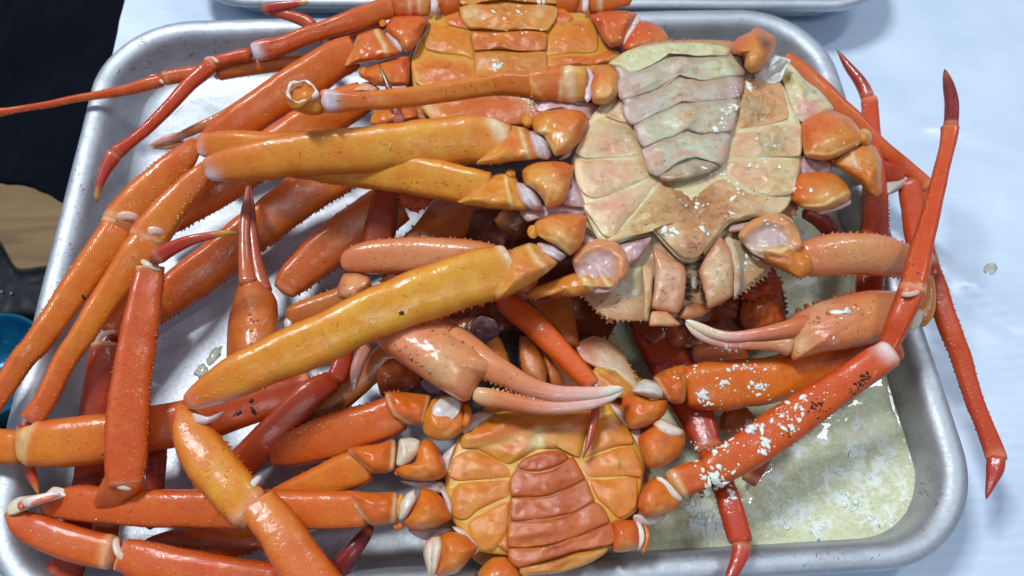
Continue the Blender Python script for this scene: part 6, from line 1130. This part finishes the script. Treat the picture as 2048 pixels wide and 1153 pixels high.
# ================================================================== CRUMBS, HAIRS, DROPS (placed where they lie, by looking down at the heap)
bpy.context.view_layer.update()
_dg = bpy.context.evaluated_depsgraph_get()
def hit(px, py):
    d = (W(px, py, 0) - CAM).normalized()
    ok, loc, nrm, idx, ob, mx = sc.ray_cast(_dg, CAM, d, distance=200)
    return (loc, nrm if nrm.dot(d) < 0 else -nrm, ob) if ok else (None, None, None)
ICO = None
def ico():
    global ICO
    if ICO is None:
        b = bmesh.new(); bmesh.ops.create_icosphere(b, subdivisions=2, radius=1); ICO = ([v.co.copy() for v in b.verts], [tuple(v.index for v in f.verts) for f in b.faces]); b.free()
    return ICO
def lump(V, Fc_, p, n, rx, ry, rz, ang, seed):
    vs, fs = ico(); a = n.orthogonal().normalized(); b = n.cross(a)
    u = a * math.cos(ang) + b * math.sin(ang); w_ = n.cross(u); i0 = len(V)
    for v in vs:
        k = 1 + 0.6 * noise.noise(v * 1.9 + Vector((seed * 3.1, seed, 0))) + 0.4 * noise.noise(v * 4.5 + Vector((seed, 0, 9)))
        V.append(p + u * v.x * rx * k + w_ * v.y * ry * k + n * v.z * rz * k)
    for f in fs: Fc_.append(tuple(i + i0 for i in f))
def crumbs(name, clusters, mat, label, cat, on=None, flat=.34, lift=.1):
    V, Fx = [], []; k = 0
    for (cx, cy, sx, sy, ang, n, s0, s1) in clusters:
        n = int(n * (.28 if on else .62))
        if on: s1 *= .7
        else: s1 *= 1.2
        for _ in range(n):
            g1, g2 = rnd.gauss(0, .6) * sx, rnd.gauss(0, .6) * sy; a = math.radians(ang)
            x, y = cx + g1 * math.cos(a) - g2 * math.sin(a), cy + g1 * math.sin(a) + g2 * math.cos(a)
            p, nr, ob = hit(x, y)
            if p is None: continue
            if on and not (ob and on in ob.name): continue
            s = S(p) * (s0 + (s1 - s0) * rnd.random() ** 2.6) * .78; el = rnd.uniform(1, 1.4) if rnd.random() < .9 else rnd.uniform(1.8, 2.6)
            lump(V, Fx, p + nr * s * flat * lift, nr, s * el, s * .8, s * flat * rnd.uniform(.7, 1.3), rnd.uniform(0, 6.3), k); k += 1
    o = link(name, V, Fx, mat); tag(o, label, cat, kind='stuff'); return o
# on the pale crab and its right side
crumbs('meat_crumbs', [
    (1455, 215, 16, 26, 20, 34, 1.5, 7), (1445, 245, 10, 10, 0, 10, 3, 9), (1498, 170, 16, 10, -20, 16, 2, 9), (1470, 190, 10, 26, 20, 12, 1.5, 5), (1540, 280, 34, 22, 0, 34, 1.5, 5), (1520, 330, 26, 20, 0, 22, 1.5, 6),
    (1478, 380, 20, 22, 60, 24, 1.5, 6), (1385, 405, 30, 14, 0, 16, 1.5, 5), (1345, 468, 14, 22, 20, 14, 2, 8), (1402, 465, 12, 14, -30, 8, 2, 9), (1460, 427, 14, 6, -30, 6, 3, 9), (1440, 350, 30, 14, 0, 20, 1.2, 4), (1600, 378, 16, 3, 5, 7, 2, 6),
    (1500, 535, 26, 20, 0, 26, 2, 6), (1430, 560, 10, 50, 10, 10, 1.5, 4), (1560, 440, 40, 16, 10, 16, 1.5, 5), (1700, 270, 20, 20, 0, 8, 1.5, 4), (1650, 505, 60, 20, 0, 10, 1.5, 4), (1380, 200, 60, 50, 0, 14, 1, 2.6),
    (1690, 622, 24, 6, -10, 10, 3, 9), (1662, 682, 8, 8, 0, 5, 2, 6), (1330, 665, 6, 8, 0, 5, 3, 7), (1450, 698, 30, 10, 0, 10, 2, 6), (1425, 672, 30, 12, 0, 6, 2, 5)], M_MEAT, 'white crumbs of crab meat scattered over the pale belly', 'meat crumbs')
crumbs('meat_crumbs', [
    (1440, 760, 12, 12, 40, 10, 2, 8), (1405, 795, 9, 18, 20, 22, 2.5, 8), (1425, 812, 12, 8, 0, 10, 2, 7), (1500, 735, 44, 9, 0, 40, 1.5, 6), (1520, 775, 16, 13, 0, 40, 1.5, 6), (1410, 745, 40, 26, 0, 26, 1.2, 4), (1450, 790, 60, 30, 0, 40, 1, 3), (1340, 755, 20, 16, 0, 12, 1.5, 4), (1395, 735, 10, 5, 40, 6, 2, 7),
    (1510, 855, 16, 12, 0, 22, 3, 11), (1530, 895, 14, 12, 60, 22, 2, 8), (1600, 815, 12, 30, 15, 34, 1.5, 7), (1560, 830, 30, 18, -40, 44, 1.2, 6), (1580, 855, 20, 14, -40, 24, 1.2, 6), (1445, 895, 24, 16, -30, 24, 1.5, 7), (1470, 870, 40, 20, -35, 40, 1, 4), (1520, 870, 70, 34, -38, 60, 1, 3.2),
    (1640, 790, 40, 20, -38, 20, 1, 3), (1425, 968, 16, 14, 0, 44, 3, 12), (1440, 945, 18, 12, 0, 26, 2, 8), (1405, 950, 12, 12, 0, 12, 2, 6), (1468, 985, 10, 14, 0, 14, 2, 6), (1460, 1010, 14, 14, 0, 14, 1.2, 4), (1395, 890, 18, 16, 0, 26, 1.5, 6), (1385, 920, 14, 20, 0, 10, 1.5, 5)], M_MEAT, 'white meat bits stuck on the two long right legs of the front crab', 'meat crumbs')
crumbs('meat_crumbs', [(1020, 20, 60, 16, 0, 26, 1.5, 4.5), (1000, 60, 40, 20, 0, 22, 1.2, 4), (1045, 50, 30, 20, 0, 14, 1.2, 4), (992, 135, 8, 10, 30, 22, 2, 5), (1062, 208, 18, 10, 40, 22, 2, 6), (1150, 70, 60, 30, 0, 14, 1, 3.2), (1280, 70, 30, 20, 0, 10, 1.2, 4), (1265, 35, 14, 14, 0, 12, 1.5, 4)], M_MEAT, 'white crumbs on the flap of the back crab', 'meat crumbs')
crumbs('meat_flakes', [
    (1400, 1030, 22, 44, -20, 50, 5, 18), (1440, 1050, 24, 20, 0, 20, 4, 13), (1560, 1035, 16, 20, 10, 20, 4, 15), (1600, 1025, 20, 26, -40, 22, 4, 16), (1690, 1000, 40, 16, 20, 34, 4, 15), (1670, 950, 24, 10, 0, 16, 3, 12), (1710, 900, 14, 18, 0, 22, 4, 13), (1720, 850, 14, 12, 0, 14, 3, 11), (1770, 920, 16, 10, 0, 12, 3, 11),
    (1760, 1040, 26, 14, 0, 22, 4, 14), (1810, 990, 14, 20, 0, 12, 3, 10), (1650, 1055, 20, 10, 0, 12, 3, 11), (1740, 950, 30, 20, 0, 14, 3, 10), (1520, 1075, 40, 14, 0, 10, 3, 9), (1600, 900, 40, 30, 0, 8, 3, 9), (1620, 560, 30, 20, 0, 12, 3, 10), (1600, 470, 20, 14, 0, 8, 2, 7), (1650, 960, 100, 70, 0, 60, 1.5, 6)], simple('soft_meat', (236, 238, 226), 0.35, coat=.3, sss=.3, var=.05), 'soft white flakes of meat floating in the broth', 'meat flakes', on='crab_broth', flat=.34, lift=.2)
# dark spots
crumbs('dark_grains', [(1718, 770, 20, 9, -45, 50, 1.6, 3.4), (1732, 752, 12, 8, -45, 26, 1.6, 3.4), (1634, 815, 15, 15, 0, 60, 1.6, 3.4), (1578, 865, 10, 8, -40, 14, 1.4, 2.8), (1405, 984, 8, 8, 0, 14, 2, 4)], M_HAIR, 'small black grains in two patches on the long red leg', 'dark grains', flat=.6)
crumbs('shell_pits', [(804, 627, 2, 3, 0, 6, 3, 6), (477, 828, 2.5, 2, 0, 5, 2.5, 5), (504, 800, 2, 2, 0, 4, 2.5, 5), (505, 822, 2.5, 2, 0, 5, 2.5, 5), (470, 830, 5, 3, 0, 5, 2, 4), (165, 596, 3, 2, 0, 4, 3, 5), (205, 907, 4, 2, 0, 3, 2, 4), (1825, 527, 2, 2, 0, 3, 2, 4), (1838, 548, 3, 2, 0, 4, 2, 4)], M_HAIR, 'black pits and grains on the broad legs', 'shell pits', flat=.35, lift=0)
# hair-like debris
def hairs(name, clusters, mat, label, r=.42, on=None):
    V, Fx = [], []
    for (cx, cy, sx, sy, ang, n, l0, l1) in clusters:
        for _ in range(int(n * .6)):
            a = math.radians(ang); g1, g2 = rnd.gauss(0, .6) * sx, rnd.gauss(0, .6) * sy
            x, y = cx + g1 * math.cos(a) - g2 * math.sin(a), cy + g1 * math.sin(a) + g2 * math.cos(a)
            L = rnd.uniform(l0, l1); th = rnd.uniform(0, 6.28); cu = rnd.uniform(-1.2, 1.2); P_ = []
            for k in range(5):
                t = k / 4 - .5; tt = th + cu * t; p, nr, ob = hit(x + math.cos(tt) * L * t, y + math.sin(tt) * L * t)
                if p is None: P_ = []; break
                if on and ob.name.split('.')[0] not in on: P_ = []; break
                P_.append((p + nr * 0.012, nr))
            if len(P_) < 5 or max((P_[i][0] - P_[i + 1][0]).length for i in range(4)) > .25: continue
            i0 = len(V); rr = S(P_[0][0]) * r * rnd.uniform(.6, 1.2)
            for k, (p, nr) in enumerate(P_):
                T_ = (P_[min(4, k + 1)][0] - P_[max(0, k - 1)][0]).normalized(); s_ = T_.cross(nr).normalized(); w_ = rr * (1 - abs(k / 4 - .5) * 1.2)
                V += [p + s_ * w_, p + nr * w_, p - s_ * w_]
            for k in range(4):
                for q in range(3): Fx.append((i0 + k * 3 + q, i0 + k * 3 + (q + 1) % 3, i0 + k * 3 + 3 + (q + 1) % 3, i0 + k * 3 + 3 + q))
    o = link(name, V, Fx, mat); tag(o, label, 'bristles', kind='stuff')
hairs('loose_bristles', [(1385, 420, 60, 30, 0, 90, 5, 12), (1380, 490, 40, 20, 0, 40, 4, 10), (1300, 440, 50, 30, -30, 40, 4, 9), (1500, 400, 50, 26, 0, 40, 4, 10), (1230, 340, 50, 70, 0, 40, 4, 9), (1335, 560, 26, 50, 0, 50, 4, 10), (1440, 540, 26, 50, 0, 30, 4, 10), (1230, 590, 40, 30, 0, 26, 5, 14), (1380, 240, 90, 90, 0, 50, 4, 9), (1540, 240, 40, 60, 0, 36, 4, 10), (1650, 300, 60, 80, 0, 30, 3, 7),
    (1110, 450, 50, 110, 0, 60, 4, 10), (880, 180, 160, 12, -5, 34, 5, 14), (1000, 150, 60, 14, 0, 12, 6, 14), (800, 300, 200, 26, -3, 40, 4, 9), (850, 370, 130, 20, 8, 34, 4, 11), (740, 640, 260, 34, -24, 70, 4, 11), (440, 960, 50, 80, 0, 16, 3, 8), (330, 560, 200, 120, 0, 50, 3, 8), (560, 490, 160, 90, -36, 60, 3, 9), (840, 520, 120, 22, 0, 24, 3, 8),
    (860, 700, 90, 60, 30, 34, 4, 11), (1020, 760, 80, 14, 15, 16, 3, 6), (1690, 640, 90, 34, -10, 34, 4, 11), (1720, 510, 90, 26, 0, 20, 3, 7), (1080, 960, 140, 110, 0, 90, 3, 9), (870, 1000, 70, 100, 0, 30, 4, 9), (1330, 900, 60, 120, 0, 24, 4, 9), (250, 760, 24, 160, 5, 30, 3, 9), (150, 880, 100, 30, 0, 18, 4, 10), (350, 1010, 200, 24, 0, 24, 3, 9), (600, 70, 130, 20, -20, 20, 5, 12), (960, 120, 110, 70, 0, 30, 3, 8), (1560, 760, 160, 50, -20, 20, 4, 10), (670, 870, 90, 30, -20, 16, 5, 12)], M_SPECK, 'tiny dark brown bristles stuck all over the wet shells')
hairs('loose_bristles', [(300, 100, 60, 40, 0, 30, 6, 16), (420, 92, 60, 12, 0, 16, 6, 16), (150, 420, 20, 120, 12, 26, 4, 10), (1300, 45, 80, 20, 0, 14, 4, 9), (1850, 960, 40, 90, 0, 20, 5, 12), (1500, 1120, 250, 14, 0, 24, 4, 10), (110, 600, 16, 120, 15, 20, 4, 10), (60, 1000, 20, 80, 0, 12, 4, 9), (500, 560, 200, 120, 0, 24, 4, 12)], M_HAIR, 'dark bristles and scratches stuck on the aluminium tray', .5, ('rolled_rim', 'pan_body'))
# clear drops and a spill
M_WATER = simple('broth_drop', (236, 238, 214), 0.05, coat=1.0)
M_WATER.node_tree.nodes['Principled BSDF'].inputs['Transmission Weight'].default_value = 0.6
M_WATER.node_tree.nodes['Principled BSDF'].inputs['IOR'].default_value = 1.2
def drop(px, py, rx, ry, ang, label, z=None, bit=None, hh=.25):
    p, nr, ob = hit(px, py)
    if p is None: return
    V, Fx = [], []; s = S(p); lump(V, Fx, p, nr, rx * s, ry * s, hh * min(rx, ry) * s, math.radians(ang), px * .37)
    o = link('broth_drop', V, Fx, M_WATER, origin=tuple(p)); tag(o, label, 'drop', 'drops of broth on tray and table')
drop(428, 712, 22, 12, 20, 'large clear drop on the tray floor between the legs, upper of two')
drop(404, 742, 14, 13, 0, 'clear round drop on the tray floor just below the largest drop')
drop(1980, 540, 20, 11, 0, 'pale yellow drop of broth spilled on the plastic film at the right', hh=.12)
drop(460, 726, 3, 3, 0, 'tiniest clear drop right of the large drops on the tray floor', hh=.5)
